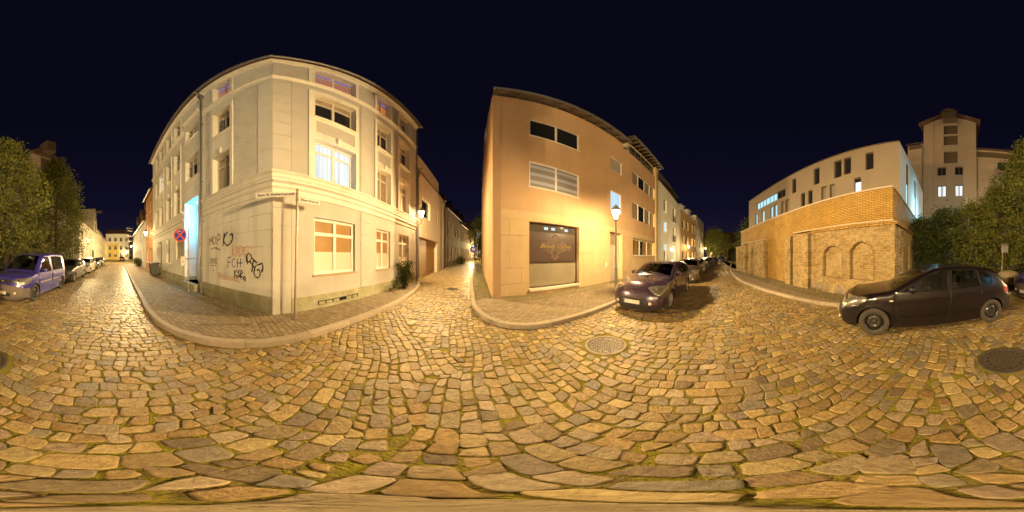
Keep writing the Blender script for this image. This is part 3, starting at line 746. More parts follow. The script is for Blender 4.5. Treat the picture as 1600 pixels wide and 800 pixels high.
window(A, FL, -6.95, -5.65, 1.5, 2.8, -.11, 1, None, M_shut, None, M_woodf, sill=.06)
window(A, FL, -9.0, -8.2, 1.2, 2.9, -.18, 1, .3, M_gcurt, None, M_woodf, sill=.06)
b = MB(FL); b.box(-12.1,-10.3,-.49,-.43,.0,2.85); b.build('passage_door', mat('dark_door', (.05,.035,.025), .6), A)
for k, (a, c) in enumerate(AW):
    nc = 2
    window(A, FR_, a, c, 1.14, 2.86, -.17, nc, .28, M_gamber if k < 2 else M_gcurt, M_gamber if k < 2 else M_gcurt, M_upvc, fw=.085, sill=.07, sill_m=M_sand2, low_pane=(.40, M_frost) if k < 2 else (.3, M_frost), label='broad white twin window with amber room behind frosted film' if k == 0 else None)
    window(A, FR_, a, c, 4.15, 5.92, -.25, nc, .28, [M_lit, M_gcurt, M_gcurt][k], [M_lit, M_gcurt, M_gcurt][k], M_upvc if k == 0 else M_woodf, fw=.075, label='white lit twin window with one sash tilted open' if k == 0 else None, tilt=(k == 0))
    window(A, FR_, a, c, 7.15, 9.0, -.25, nc, .27, M_gdark, M_gcurt, M_woodf, fw=.07, sill=.13)
    window(A, FR_, a, c, 10.1, 12.0, -.25, nc, .24, [M_litr, M_lito, M_gcurt][k], [M_litv, M_litv, M_gcurt][k], M_woodf, fw=.07)
# ornament under the first and second floor windows
for fr, lst in ((FR_, AW), (FL, hL+colsL)):
    for a, c in lst:
        b = MB(fr); mid = (a+c)/2; w = (c-a)/2
        for z, h in ((5.93, .22),):
            pts = []
            b.add([(mid-.05, .05, z+h*.2), (mid+.05, .05, z+h*.2), (mid+.09, .05, z+h+.1), (mid-.09, .05, z+h+.1), (mid-.05, .10, z+h*.2), (mid+.05, .10, z+h*.2), (mid+.09, .11, z+h+.1), (mid-.09, .11, z+h+.1)],
                  [(4,5,6,7),(0,1,5,4),(1,2,6,5),(2,3,7,6),(3,0,4,7)])
        b.build('stucco_ornament', M_trim, A, smooth=True)
# blue lit entrance niche
M_blue = mat('blue_door', (.03,.13,.25), .4, spec=.5)
b = MB(FL); o = -.94
b.box(-5.34,-4.02,o,o+.08,.44,2.66)
for s0, s1 in ((-5.24,-4.73),(-4.63,-4.12)):
    b.box(s0,s1,o+.08,o+.11,1.05,1.95); b.box(s0,s1,o+.08,o+.11,.58,.92); b.box(s0+.07,s1-.07,o+.11,o+.13,1.15,1.85)
    b.box(s0,s1,o+.08,o+.11,2.08,2.52)
d = b.build('door', M_blue, A, bevel=.006, label='blue double entrance door with raised panels')
b = MB(FL); b.tube([(-4.72,o+.13,1.45),(-4.72,o+.17,1.45),(-4.60,o+.17,1.45)], .014, 8); b.build('handle', M_zinc, d)
window(A, FL, -5.34, -4.02, 2.70, 4.45, o, 2, .5, M_litc, None, M_upvc, name='fanlight')
b = MB(FL); b.box(-4.85,-4.55,-.62,-.32,4.44,4.53); lampA = b.build('door_lamp', emit('door_lamp_glass', (.35,.8,1), 4), A)
light('door_light', FL((-4.7,-.30,3.4)), 130, (.05,.48,1.0), .15, A, mode='Quadratic')
b = MB(FL); b.box(DN[0],DN[1],-.95,.25,.0,.42); b.build('doorstep', M_plinth, A, bevel=.01)
# pipes, vent slot
def downpipe(root, fr, s, z0, z1, o=.1, r=.05, hopper=True, m=None):
    b = MB(fr); b.tube([(s,o,z0),(s,o,z0+1.0)], r*1.25, 10); b.tube([(s,o,z0+1.0),(s,o,z1-.3),(s,o+.15,z1-.05),(s,o+.35,z1)], r, 10)
    for z in [z0+1.2+k*1.9 for k in range(int((z1-z0-1.5)/1.9)+1)]: b.lathe([(r*1.25,-.03),(r*1.25,.03)], (s,o,z), 10); b.box(s-.015,s+.015,0,o,z-.02,z+.02)
    if hopper: b.lathe([(r,-.25),(r*2.6,-.05),(r*2.8,.1),(r*2.8,.16)], (s,o+.02,z1-.5), 12)
    return b.build('downpipe', m or M_zinc, root, smooth=False)
downpipe(A, FL, -3.53, .1, 12.3, .12)
downpipe(A, FR_, 8.50, .1, 12.3, .12, hopper=False)
b = MB(FR_); b.box(1.37,3.09,-.019,.02,.205,.325); b.build('vent_slot', M_dark, A)
for k in range(6):
    if k != 3: b = MB(FR_); b.box(1.40+.28*k,1.63+.28*k,.0,.045,.215,.30); b.build('vent_bar', M_plinth, A)
# graffiti: strokes of paint on the plaster
def strokes(fr, s0, z0, sc, lines, r, m, lab, o=.006):
    b = MB(fr)
    for ln in lines:
        P = [Vector((x, y)) for x, y in ln]
        if len(P) > 2:
            P = [Vector(p) for p in catmull([tuple(p) for p in P], .12)]
        L, Rr = [], []
        for i, p in enumerate(P):
            d = (P[min(i+1, len(P)-1)]-P[max(i-1, 0)]); d = d.normalized() if d.length > 1e-6 else Vector((1, 0)); n = Vector((-d.y, d.x))*r*(1+.25*sin(i*1.7))
            L.append((s0+p.x*sc+n.x, o, z0+p.y*sc+n.y)); Rr.append((s0+p.x*sc-n.x, o, z0+p.y*sc-n.y))
        k = len(L); b.add(L+Rr, [(i, i+1, k+i+1, k+i) for i in range(k-1)])
    return b.build('graffiti', m, A, recalc=False, label=lab)
M_gk = mat('black_paint', (.02,.018,.018), .5); M_gb = mat('blue_paint', (.07,.08,.34), .5); M_gr = mat('red_paint', (.62,.27,.17), .6); M_gs = mat('sooty_paint', (.17,.13,.095), .7)
MO = [[(0,0),(.05,.8),(.3,.35),(.55,.95),(.6,.1)], [(.95,.9),(.75,.45),(.95,.05),(1.25,.4),(1.15,.85),(.95,.9)], [(1.45,0),(1.6,1.0),(2.0,.95),(2.0,.55),(1.6,.45)]]
strokes(FL, -3.05, 2.12, .36, MO+[[(.4,-.45),(1.0,-.3),(1.5,-.3)],[(1.2,-.38),(1.7,-.45),(2.1,-.52)]], .018, M_gs, 'faded sooty tag on the left wall')
strokes(FL, -2.15, 2.05, .42, [[(0,.0),(.25,1.1)], [(.65,1.15),(.12,.55),(.5,.05),(.95,.15),(1.3,.55),(1.2,.95),(.95,.8)]], .026, M_gk, 'bold black K of the upper tag')
strokes(FL, -1.62, 1.68, .34, [[(0,0),(.05,1),(.35,.8),(.08,.5),(.4,0)], [(.5,0),(.7,1),(.9,0)], [(.55,.4),(.85,.4)], [(1.05,0),(1.05,1),(1.4,.6),(1.1,0)], [(1.55,.1),(1.55,.9)], [(2.2,.9),(1.8,.8),(1.75,.2),(2.1,.1),(2.15,.5),(1.95,.5)], [(2.3,.8),(2.7,.7)]], .011, M_gr, 'thin red tag')
strokes(FL, -1.86, 1.34, .30, [[(0,-.1),(.05,1),(.6,1.02)], [(.05,.5),(.45,.5)], [(1.25,.9),(.85,.8),(.75,.3),(1.0,0),(1.3,.1)], [(1.65,0),(1.65,.9)], [(1.5,.45),(2.4,.5)], [(2.1,0),(2.15,.95)]], .014, M_gb, 'blue FCH lettering')
strokes(FL, -.98, 1.20, .36, [[(.1,.9),(.0,1.35),(.35,1.6),(.65,1.3),(.4,.95),(.15,.9)], [(.1,1.4),(.2,.7)], [(.4,.95),(.85,.55),(1.0,.2)], [(.65,1.25),(1.2,.85)], [(.85,1.1),(.65,.1)], [(1.55,.75),(1.15,.65),(.9,.2),(1.0,-.2),(1.35,-.3),(1.55,0),(1.4,.35),(1.2,.25)], [(1.5,.7),(1.75,.85),(1.8,.25),(1.65,.15),(1.75,.4)]], .018, M_gk, 'large black RTG tag')
strokes(FL, -1.52, .98, .27, [[(0,.0),(.05,1)], [(.4,1),(.05,.5),(.5,.05)], [(.95,1),(.6,.8),(.95,.45),(.6,.1)], [(1.1,0),(1.15,1),(1.45,.8),(1.15,.5),(1.6,.0)], [(1.6,.3),(1.9,.35),(1.85,-.15),(1.65,.05),(1.6,.3)], [(.3,.35),(1.3,.3)]], .016, M_gk, 'small black KSR tag')
strokes(FL, -3.0, 1.36, .30, [[(0,.1),(.05,.9)], [(.05,.2),(.3,.3),(.35,.9)], [(.5,.1),(.55,.9)], [(.75,.1),(.95,.85),(1.1,.1)], [(1.3,.9),(1.3,.1),(1.6,.4),(1.3,.55),(1.6,.8),(1.3,.9)], [(0,-.15),(.8,-.05),(1.5,-.1)], [(.7,-.1),(.8,-.9)]], .011, M_gs, 'dark scrawled tag with underline')
fm = [[(0,0),(.1,.8),(.35,.9)], [(-.1,.4),(.35,.45)], [(.4,.3),(.65,.4),(.55,.65),(.4,.4),(.6,.1)], [(.8,.1),(.85,.6),(1.0,.55),(1.05,.1)], [(1.05,.5),(1.2,.6),(1.25,.1)], [(1.45,.1),(1.45,.6)], [(1.42,.9),(1.5,1.0),(1.45,.85)], [(1.65,.1),(1.7,.6),(1.9,.5),(1.9,.1)], [(2.1,.1),(2.12,.6)], [(2.1,.9),(2.2,1.05),(2.12,.88)], [(2.55,.6),(2.35,.5),(2.55,.3),(2.35,.1)], [(2.7,.3),(2.85,.6),(3.0,.3),(2.85,.1),(2.7,.3)], [(3.15,.1),(3.2,.6),(3.35,.5),(3.4,.1)], [(3.4,.45),(3.55,.6),(3.65,.1),(3.85,.1)]]
strokes(FL, -2.42, .84, .30, fm, .010, M_gr, 'red handwritten word feminism low on the wall')

# ---- generic houses (rows further off)
def house(name, label, cat, x, y, head, length, H, D, wm, rm=None, wins=(), roof='gable', rise=3.0, eave=.3, sides=True, z0=-.3, frame=None, group=None, sill=True, feats=(), plinth=None, slots=()):
    fr = Fr(x, y, head); R = thing(name, label, cat, (x, y, 0), group=group)
    ff = list(feats)
    for w in wins: ff.append((w[0], w[1], w[2], w[3], -.2, 0))
    b = wallgrid(fr, 0, length, z0, H, ff)
    b.box(.01, .3, -D, -.3, z0, H); b.box(length-.3, length-.01, -D, -.3, z0, H); b.box(.3, length-.3, -D-.3, -D, z0, H)
    if roof == 'gable':
        for sx in (.0, length-.3): b.add([(sx,-.02,H),(sx,-D,H),(sx,-D/2,H+rise-.1),(sx+.3,-.02,H),(sx+.3,-D,H),(sx+.3,-D/2,H+rise-.1)], [(0,1,2),(3,5,4),(0,2,5,3),(1,4,5,2)])
    b.build('wall', [wm]+list(slots), R)
    q = MB(fr); rm = rm or M_roof
    if roof == 'gable':
        k = rise/(D/2); e2 = eave
        q.profile([(e2,H-e2*k),(e2,H-e2*k+.14),(-D/2,H+rise+.14),(-D-e2,H-e2*k+.14),(-D-e2,H-e2*k),(-D/2,H+rise)], -.15, length+.15)
    elif roof == 'mono':
        q.profile([(eave,H+.02),(eave,H+.16),(-D,H+rise+.16),(-D,H+rise)], -.15, length+.15)
    else: q.box(-.03, length+.03, -D-.33, .05, H+.002, H+.09)
    q.build('roof', rm, R)
    if roof == 'gable':
        q = MB(fr); q.profile([(eave,H-eave*rise/(D/2)-.02),(eave+.12,H-eave*rise/(D/2)),(eave+.12,H-eave*rise/(D/2)+.1),(eave+.01,H-eave*rise/(D/2)+.1)], -.15, length+.15); q.build('gutter', M_zinc, R)
    for w in wins:
        kw = w[4] if len(w) > 4 else {}
        window(R, fr, w[0], w[1], w[2], w[3], -.18, kw.get('cols', 2), kw.get('tr', .3), kw.get('pane', M_gdark), kw.get('top'), frame or kw.get('frame', M_upvc), fw=.06, sill=.06 if sill and not kw.get('door') else None, name='door' if kw.get('door') else 'window')
    return R, fr
# garage building in the alley
M_peach = mat('pale_render', (.58,.50,.38), .85, (.52,.45,.34), 1.4, bump=.1, bs=120, streak=(.46,.40,.31))
M_slat = mat('garage_slats', (.36,.24,.11), .6, (.30,.19,.085), 4)
gx, gy, _ = FR_((8.66, 0, 0))
G, FG = house('garage_building', 'pale modern building with a wide slatted garage door in the alley', 'building', gx, gy, -11.5, 7.95, 8.1, 8, M_peach, roof='flat',
              wins=[(1.1,3.1,4.66,6.2,dict(cols=1,tr=None)), (5.15,5.5,4.7,6.2,dict(cols=1,tr=None))], feats=[(.22,5.4,-.3,3.05,-.35,0)], sill=False)
b = MB(FG)
for k in range(24): b.box(.26,5.36,-.33,-.29+.012*(k % 2),.22+k*.117,.22+k*.117+.108)
b.build('garage_door', M_slat, G)
b = MB(FG); b.box(.0,6.0,-.32,-.02,8.192,9.6); b.box(5.75,6.0,-7.5,-.32,8.192,9.6); b.box(0,7.95,-7.5,-2.5,8.192,9.55); b.build('attic', mat('attic_render', (.50,.43,.34), .85, (.45,.385,.30), 2), G)
b = MB(FG); b.box(-.02,7.97,.0,.10,8.05,8.18); b.build('eave_strip', mat('copper_strip', (.20,.11,.06), .6), G)
downpipe(G, FG, .12, .2, 8.1, .10, .05, True)
downpipe(G, FG, 7.85, .3, 8.1, .10, .05, True)
# alley row beyond
M_dk = mat('brown_render', (.33,.26,.18), .9, (.28,.22,.15), 2, bump=.1, bs=100, streak=(.24,.19,.13))
M_dk2 = mat('ochre_render', (.42,.31,.18), .9, (.36,.27,.16), 2, streak=(.30,.22,.13))
def grid_w(xs, rows, w, pane=None, **k):
    out = []
    for i, c in enumerate(xs):
        for j, (z0, z1) in enumerate(rows): out.append((c-w/2, c+w/2, z0, z1, dict(pane=(pane(i, j) if pane else M_gdark), **k)))
    return out
dx, dy = -8.15, 18.9
H1, F1 = house('alley_house', 'brown rendered alley house with steep tiled roof beside the garage building', 'house', dx, dy, -6, 8.5, 8.1, 8, M_dk, wins=grid_w((1.2,3.0,5.2,7.0), ((1.1,3.0),(4.6,6.4)), .9)+[], rise=4.2)
x2, y2, _ = F1((8.55,0,0))
H2, F2 = house('alley_house', 'narrow dark alley house with dormers behind the wall lamp', 'house', x2, y2, -4, 8.5, 7.6, 8, M_dk2, wins=grid_w((1.2,3.2,5.2,7.2), ((1.3,3.1),(4.5,6.3)), .9), rise=4.5)
x3, y3, _ = F2((8.55,0,0))
H3, F3 = house('alley_house', 'pale gabled alley house lit by the far lamp', 'house', x3, y3, -4, 7, 8.0, 7, M_peach, wins=grid_w((1.2,3.2,5.4), ((1.3,3.1),(4.5,6.3)), .9), rise=4.5)
for H_, F_, ss in ((H1, F1, (2.2, 5.8)), (H2, F2, (2.4, 6.0))):
    for s in ss:
        b = MB(F_); b.box(s-.7,s+.7,-2.6,-.9,8.3,10.1); b.add([(s-.85,-.75,10.05),(s+.85,-.75,10.05),(s,-.75,10.9),(s-.85,-3,10.05),(s+.85,-3,10.05),(s,-3,10.9)], [(0,1,2),(3,5,4),(0,2,5,3),(1,4,5,2),(0,3,4,1)]); b.build('dormer', M_roof, H_)
HE, FE = house('end_house', 'yellowish house closing the far end of the alley with one lit window', 'house', -19, 50, 90, 18, 10.3, 9, M_dk2, wins=grid_w((2,5,8.3,10.6,13), ((1.2,3.0),(4.4,6.2),(7.3,9.1)), 1.1, pane=lambda i, j: M_lit if (i == 2 and j == 2) else M_gdark), rise=3.5)

# ---- orange apartment building with the beauty salon
M_or = mat('salmon_render', (.54,.345,.195), .88, (.49,.31,.17), .8, bump=.25, bs=160, streak=(.46,.285,.15))
M_orl = mat('salmon_base', (.58,.415,.235), .88, (.52,.37,.21), 1.2, bump=.22, bs=160, streak=(.50,.33,.165))
M_yel = mat('yellow_render', (.56,.38,.15), .88, (.50,.34,.135), 1.2, bump=.2, bs=160)
FB = Fr(*B0, 71.2)
Bd = thing('orange_apartment_building', 'salmon orange apartment building with a beauty salon shop window and overhanging roof', 'building', (B0[0], B0[1], 0))
M_dirt = mat('splashed_base', (.36,.25,.14), .9, (.25,.19,.10), 3.5, bump=.3, bs=60, streak=(.20,.16,.09))
ft = [(0,14.05,-.3,3.5,.003,1),(0,6.6,-.3,.16,.008,4),(7.95,14.05,-.3,.16,.008,4)]
for z in (.62,1.24,1.86,2.48,3.10): ft.append((0,14.05,z,z+.012,-.009,1))
for k, z in enumerate((.0,.632,1.252,1.872,2.492)):
    for x in (.62+.5*(k % 2), 5.0+.5*(k % 2), 8.6+.4*(k % 2)): ft.append((x,x+.01,z,z+.61,-.007,1))
ft += [(1.45,4.09,.27,3.10,-.30,1),(1.45,4.09,4.65,5.98,-.15,0),(1.45,4.09,7.65,8.95,-.15,0),(6.63,7.9,7.5,8.65,-.15,0),(6.63,7.82,4.5,5.95,-.15,0),(6.6,7.95,-.3,3.18,-.35,2),
       (9.34,14.05,7.52,8.82,-.22,0),(9.34,14.05,4.58,6.0,-.22,0),(9.44,14.05,1.68,3.06,-.32,3)]
wallgrid(FB, 0, 14.05, -.3, 10.34, ft).build('wall', [M_or, M_orl, mat('door_reveal', (.55,.50,.42), .8), M_yel, M_dirt], Bd)
b = MB(FB); b.box(0,8.0,-.35,0,10.34,10.72); b.box(8.0,8.35,-4,-.35,10.34,10.72); b.build('parapet', M_or, Bd)
b = MB(FB); b.box(14.05,14.58,-.6,.10,-.3,11.6); b.build('pilaster', M_yel, Bd)
FBL = Fr(B_BACK[0], B_BACK[1], 167.7); LB = hypot(B0[0]-B_BACK[0], B0[1]-B_BACK[1])
wallgrid(FBL, 0, LB, -.3, 10.0, [(4.0,4.5,7.6,8.5,-.1,0),(4.0,4.5,4.7,5.6,-.1,0),(8.5,8.9,7.6,8.5,-.1,0)]).build('side_wall', M_or, Bd)
b = MB(); q = [FB((.3,-.4,0)), FB((14.4,-.6,0)), FB((14.4,-10,0)), FBL((.2,-.4,0))]; b.prism([(p[0], p[1]) for p in q], -.3, 10.3); b.build('core', M_or, Bd)
gl = MB(FBL); gl.add([(LB,-.0,10.0),(LB,0,10.72),(LB-5,0,11.26),(LB-10,0,10.0),(LB,-.3,10.0),(LB,-.3,10.72),(LB-5,-.3,11.26),(LB-10,-.3,10.0)], [(0,1,2,3),(4,7,6,5),(0,4,5,1),(1,5,6,2),(2,6,7,3),(3,7,4,0)]); gl.build('gable', M_or, Bd)
b = MB(); e0 = [FBL((LB+.5,.07,0)), FBL((LB-5,.07,0)), FBL((LB-10.7,.07,0))]; e1 = [FB((8.15,.52,0)), FB((8.15,-5,0)), FB((8.15,-10.7,0))]; zz = (10.80,11.34,9.95)
e0[0] = FB((-.07,.52,0))
vs = [(p[0],p[1],z) for p, z in zip(e0+e1, zz+zz)]+[(p[0],p[1],z+.08) for p, z in zip(e0+e1, zz+zz)]
b.add(vs, [(0,1,4,3),(1,2,5,4),(6,9,10,7),(7,10,11,8),(0,3,9,6),(0,6,7,1),(1,7,8,2),(3,4,10,9),(4,5,11,10),(2,8,11,5)]); rf = b.build('roof', M_zinc, Bd)
for k in range(10): b = MB(FB); b.profile([(.48,10.70),(.48,10.795),(-.3,10.86),(-.3,10.725)], .0+k*.88, .12+k*.88); b.build('rafter', M_rwood, rf)
b = MB(FB); b.profile([(.51,10.72),(.59,10.70),(.64,10.77),(.63,10.84),(.57,10.78),(.53,10.79)], -.12, 8.2); b.build('gutter', M_zinc, rf)
b = MB(FB); b.profile([(-.02,10.722),(-.02,10.84),(-.28,10.86),(-.28,10.722)], .02, 8.0); b.build('wall_plate', M_rwood, rf)
# set back storey
b = MB(FB); b.box(8.95,14.04,-5,-.22,10.35,11.75); b.build('set_back_storey', M_peach, Bd)
window(Bd, FB, 9.25, 13.95, 10.40, 11.45, -.23, 5, None, M_gdark, None, M_rwood)
b = MB(FB); b.profile([(.42,12.02),(.42,12.10),(-5.5,12.6),(-5.5,12.5)], 8.75, 15.2); rf2 = b.build('roof', M_zinc, Bd, label='upper flat roof over the set back storey')
for k in range(11): b = MB(FB); b.profile([(.36,11.86),(.36,12.015),(-.9,12.12),(-.9,11.76)], 8.9+k*.60, 9.0+k*.60); b.build('rafter', M_rwood, rf2)
b = MB(FB); b.profile([(.41,11.96),(.50,11.94),(.55,12.02),(.54,12.08),(.48,12.02),(.43,12.04)], 8.7, 15.25); b.build('gutter', M_zinc, rf2)
# upper windows
M_blind = mat('grey_blind', (.26,.23,.22), .7)
M_sheer = mat('pale_blind_band', (.42,.43,.50), .7)
window(Bd, FB, 1.45, 4.09, 7.65, 8.95, -.10, 2, None, M_gdark, None, M_woodf, fw=.06, sill=.03)
w = window(Bd, FB, 1.45, 4.09, 4.65, 5.98, -.10, 2, None, M_blind, None, M_upvc, fw=.06, sill=.04)
for k in range(3): b = MB(FB); b.box(1.52,4.02,-.083,-.080,4.86+k*.40,5.02+k*.40); b.build('blind_band', M_sheer, w)
w = window(Bd, FB, 6.63, 7.9, 7.5, 8.65, -.10, 1, None, M_blind, None, M_upvc, fw=.05)
for k in range(10): b = MB(FB); b.box(6.69,7.84,-.083,-.07,7.58+k*.10,7.64+k*.10); b.build('blind_slat', mat('metal_slats', (.45,.42,.38), .5), w)
window(Bd, FB, 6.63, 7.82, 4.5, 5.95, -.10, 1, None, M_litc, None, M_upvc, fw=.05)
for z0, z1 in ((7.52,8.82),(4.58,6.0)):
    w = window(Bd, FB, 9.34, 14.05, z0, z1, -.17, 4, None, M_gcurt, None, M_upvc, fw=.045)
    b = MB(FB); b.add([(10.6,-.15,z0+.05),(11.65,-.15,z0+.05),(11.65,-.15,z1-.05),(10.6,-.15,z1-.05)], [(0,1,2,3)]); b.build('pane', M_gdark, w, recalc=False)
w = window(Bd, FB, 9.44, 14.05, 1.68, 3.06, -.27, 3, None, M_gamber, None, M_upvc, fw=.11, sill=.05, sill_m=M_sand2)
b = MB(FB); b.add([(10.7,-.25,1.8),(11.6,-.25,1.8),(11.6,-.25,2.95),(10.7,-.25,2.95)], [(0,1,2,3)]); b.build('pane', M_gdark, w, recalc=False)
# entrance
M_dwhite = mat('grey_white_door', (.47,.42,.37), .45, spec=.4)
b = MB(FB); o = -.34; b.box(6.68,7.87,o,o+.06,2.22,2.40); b.box(6.68,6.78,o,o+.06,.05,3.1); b.box(7.77,7.87,o,o+.06,.05,3.1); b.box(6.78,7.77,o,o+.05,.06,2.22); b.box(6.9,7.6,o+.05,o+.065,.25,1.0); b.box(6.9,7.6,o+.05,o+.065,1.15,2.1)
d = b.build('door', M_dwhite, Bd, bevel=.005)
b = MB(FB); b.add([(6.78,o+.03,2.40),(7.77,o+.03,2.40),(7.77,o+.03,3.1),(6.78,o+.03,3.1)], [(0,1,2,3)]); b.build('fanlight', M_gcurt, d, recalc=False)
b = MB(FB); b.box(7.45,7.62,o+.065,o+.085,1.25,1.75); b.tube([(7.66,o+.07,1.05),(7.66,o+.13,1.05),(7.56,o+.13,1.05)], .012, 8); b.build('handle', mat('brass_plate', (.35,.25,.08), .4, metal=.8), d)
b = MB(FB); b.box(6.14,6.26,.003,.03,1.08,1.32); b.build('doorbell_panel', M_upvc, Bd, bevel=.004)
downpipe(Bd, FB, 14.30, .05, 11.4, .2, .05, False)
# salon window
M_shopd = mat('shop_glass', (.075,.062,.05), .06, (.06,.05,.04), 1.5, spec=.7)
M_shopl = mat('etched_shop_glass', (.29,.245,.17), .22, (.25,.21,.15), 1.5, spec=.6, coat=.5)
o = -.24
b = MB(FB); f = .05
b.box(1.45,1.50,o,o+.05,.36,3.10); b.box(4.04,4.09,o,o+.05,.36,3.10); b.box(1.50,4.04,o,o+.05,.36,.42); b.box(1.50,4.04,o,o+.05,3.05,3.10); b.box(1.50,4.04,o,o+.05,1.405,1.445)
shop = b.build('shop_window', mat('dark_alu', (.14,.11,.08), .4, metal=.6), Bd)
b = MB(FB); b.add([(1.5,o+.02,.42),(4.04,o+.02,.42),(4.04,o+.02,1.41),(1.5,o+.02,1.41)], [(0,1,2,3)]); b.build('etched_pane', M_shopl, shop, recalc=False)
b = MB(FB); b.add([(1.5,o+.02,1.44),(4.04,o+.02,1.44),(4.04,o+.02,3.06),(1.5,o+.02,3.06)], [(0,1,2,3)]); b.build('pane', M_shopd, shop, recalc=False)
b = MB(FB); b.box(1.47,3.95,o+.06,o+.075,1.45,2.72)
M_sign = mat('brown_sign_panel', (.085,.055,.047), .30, (.07,.047,.04), .6, spec=.5)
sg = b.build('sign_panel', M_sign, shop)
b = MB(FB); b.box(1.45,4.09,-.29,.06,.27,.36); b.build('sill', mat('white_sill', (.62,.54,.44), .6), shop, bevel=.006)
for x in (2.25, 2.62, 3.35): b = MB(FB); b.box(x,x+.2,o+.022,o+.026,2.84,2.96); b.build('ceiling_light', emit('ceiling_light', (.75,.95,1), 1.0), shop)
oo = o+.079; ow = MB(FB); cx, cz = 2.78, 2.10
def curl(cx, cz, r0, turns, a0, sg, n=22):
    return [(cx+r0*(1-i/n*.8)*cos(a0+sg*turns*2*pi*i/n), oo, cz+r0*(1-i/n*.8)*sin(a0+sg*turns*2*pi*i/n)) for i in range(n+1)]
for sx_ in (-1, 1):
    for sz_ in (-1, 1):
        for (px, pz, r, t, a) in ((.12,.42,.075,1.4,0),(.20,.24,.095,1.5,2),(.10,.12,.06,1.3,1),(.40,.20,.075,1.4,2.5),(.33,.07,.06,1.2,0),(.56,.15,.06,1.3,3),(.05,.52,.04,1.2,1)):
            P = curl(px, pz, r, t, a, 1); ow.tube([(cx+sx_*(p[0]), oo, cz+sz_*p[2]) for p in P], .009, 4)
        ow.tube([(cx+sx_*.02, oo, cz+sz_*.58),(cx+sx_*.11, oo, cz+sz_*.40),(cx+sx_*.28, oo, cz+sz_*.22),(cx+sx_*.62, oo, cz+sz_*.10),(cx+sx_*.66, oo, cz+sz_*.02)], .009, 4)
ow.build('ornament', mat('rose_ornament', (.27,.185,.16), .5), sg)
text_mesh('Beauty', .25, 'lettering', mat('gold_lettering', (.38,.27,.08), .45), sg, FB, 2.00, oo+.008, 2.05, shear=.5, local_w=.80, bold=-.002)
text_mesh('Charme', .25, 'lettering', MATS['gold_lettering'], sg, FB, 2.90, oo+.008, 2.05, shear=.5, local_w=.74, bold=-.002)
b = MB(FB); b.tube([(3.1, oo+.01, 1.98),(3.4, oo+.01, 1.965),(3.72, oo+.01, 1.975)], .006, 4); b.build('flourish', MATS['gold_lettering'], sg)

# ---- rest of the orange building's row
M_wht = mat('offwhite_render', (.68,.65,.56), .88, (.62,.59,.51), 1, bump=.1, bs=140, streak=(.58,.54,.46))
wx, wy, _ = FB((14.62, 0, 0))
Dd = dict
wins = [(2.28,3.5,7.16,8.85,Dd(cols=1,tr=None)),(2.28,3.5,4.64,5.9,Dd(cols=1,tr=None,pane=M_litc)),(2.28,3.4,.1,3.2,Dd(cols=1,tr=.28,top=M_litc,door=1)),
        (6.5,8.0,6.6,8.95,Dd(cols=1,tr=None)),(6.5,8.0,3.7,5.95,Dd(cols=1,tr=None,pane=M_gcurt)),(6.3,7.9,.1,3.1,Dd(cols=2,tr=.25,pane=M_gcurt,door=1))]
WB, FW = house('offwhite_apartment_building', 'off white apartment building between the orange one and the ochre one', 'building', wx, wy, 71.2, 11.1, 10.4, 9, M_wht, roof='flat', wins=wins)
b = MB(FW); b.box(1.0,11.0,-5,-1.2,10.5,12.0); b.build('attic_storey', M_rwood, WB)
b = MB(FW); b.profile([(-.2,12.0),(-.2,12.1),(-6,12.6),(-6,12.5)], .4, 11.2); b.build('attic_roof', M_zinc, WB)
for z in (6.62, 3.72):
    b = MB(FW)
    for k in range(11): b.tube([(6.45+k*.16,.08,z),(6.45+k*.16,.08,z+.95)], .012, 5)
    b.tube([(6.42,.08,z+.95),(8.1,.08,z+.95)], .02, 6); b.tube([(6.42,.08,z+.05),(8.1,.08,z+.05)], .02, 6); b.build('balcony_railing', M_iron, WB)
M_och = mat('ochre_facade', (.50,.32,.15), .88, (.45,.29,.135), 1, streak=(.42,.27,.12))
OB, FO = house('ochre_apartment_building', 'ochre apartment building with a wall lamp down the right street', 'building', 23.75, 14.2, 81.8, 9.1, 9.6, 9, M_och, roof='gable', rise=3.2, wins=grid_w((1.5,3.6,6.2,8.0), ((.6,2.6),(3.7,5.3),(6.6,8.2)), 1.1, pane=lambda i, j: M_gcurt if j == 1 else M_gdark, cols=1, tr=None))
for s in (2.5, 6.2):
    b = MB(FO); b.box(s-.8,s+.8,-2.8,-.6,9.7,11.3); b.profile([(-.4,11.3),(-.4,11.4),(-3,11.7),(-3,11.6)], s-1, s+1); b.build('dormer', M_wht, OB)
PB_, FP = house('pale_apartment_building', 'pale apartment building at the end of the right hand row, before the big tree', 'building', 32.8, 15.5, 77.4, 9.6, 11.0, 9, M_wht, roof='flat', wins=grid_w((1.6,4.2,7.6), ((.6,2.6),(3.7,5.4),(6.6,8.2)), 1.1, cols=1, tr=None))
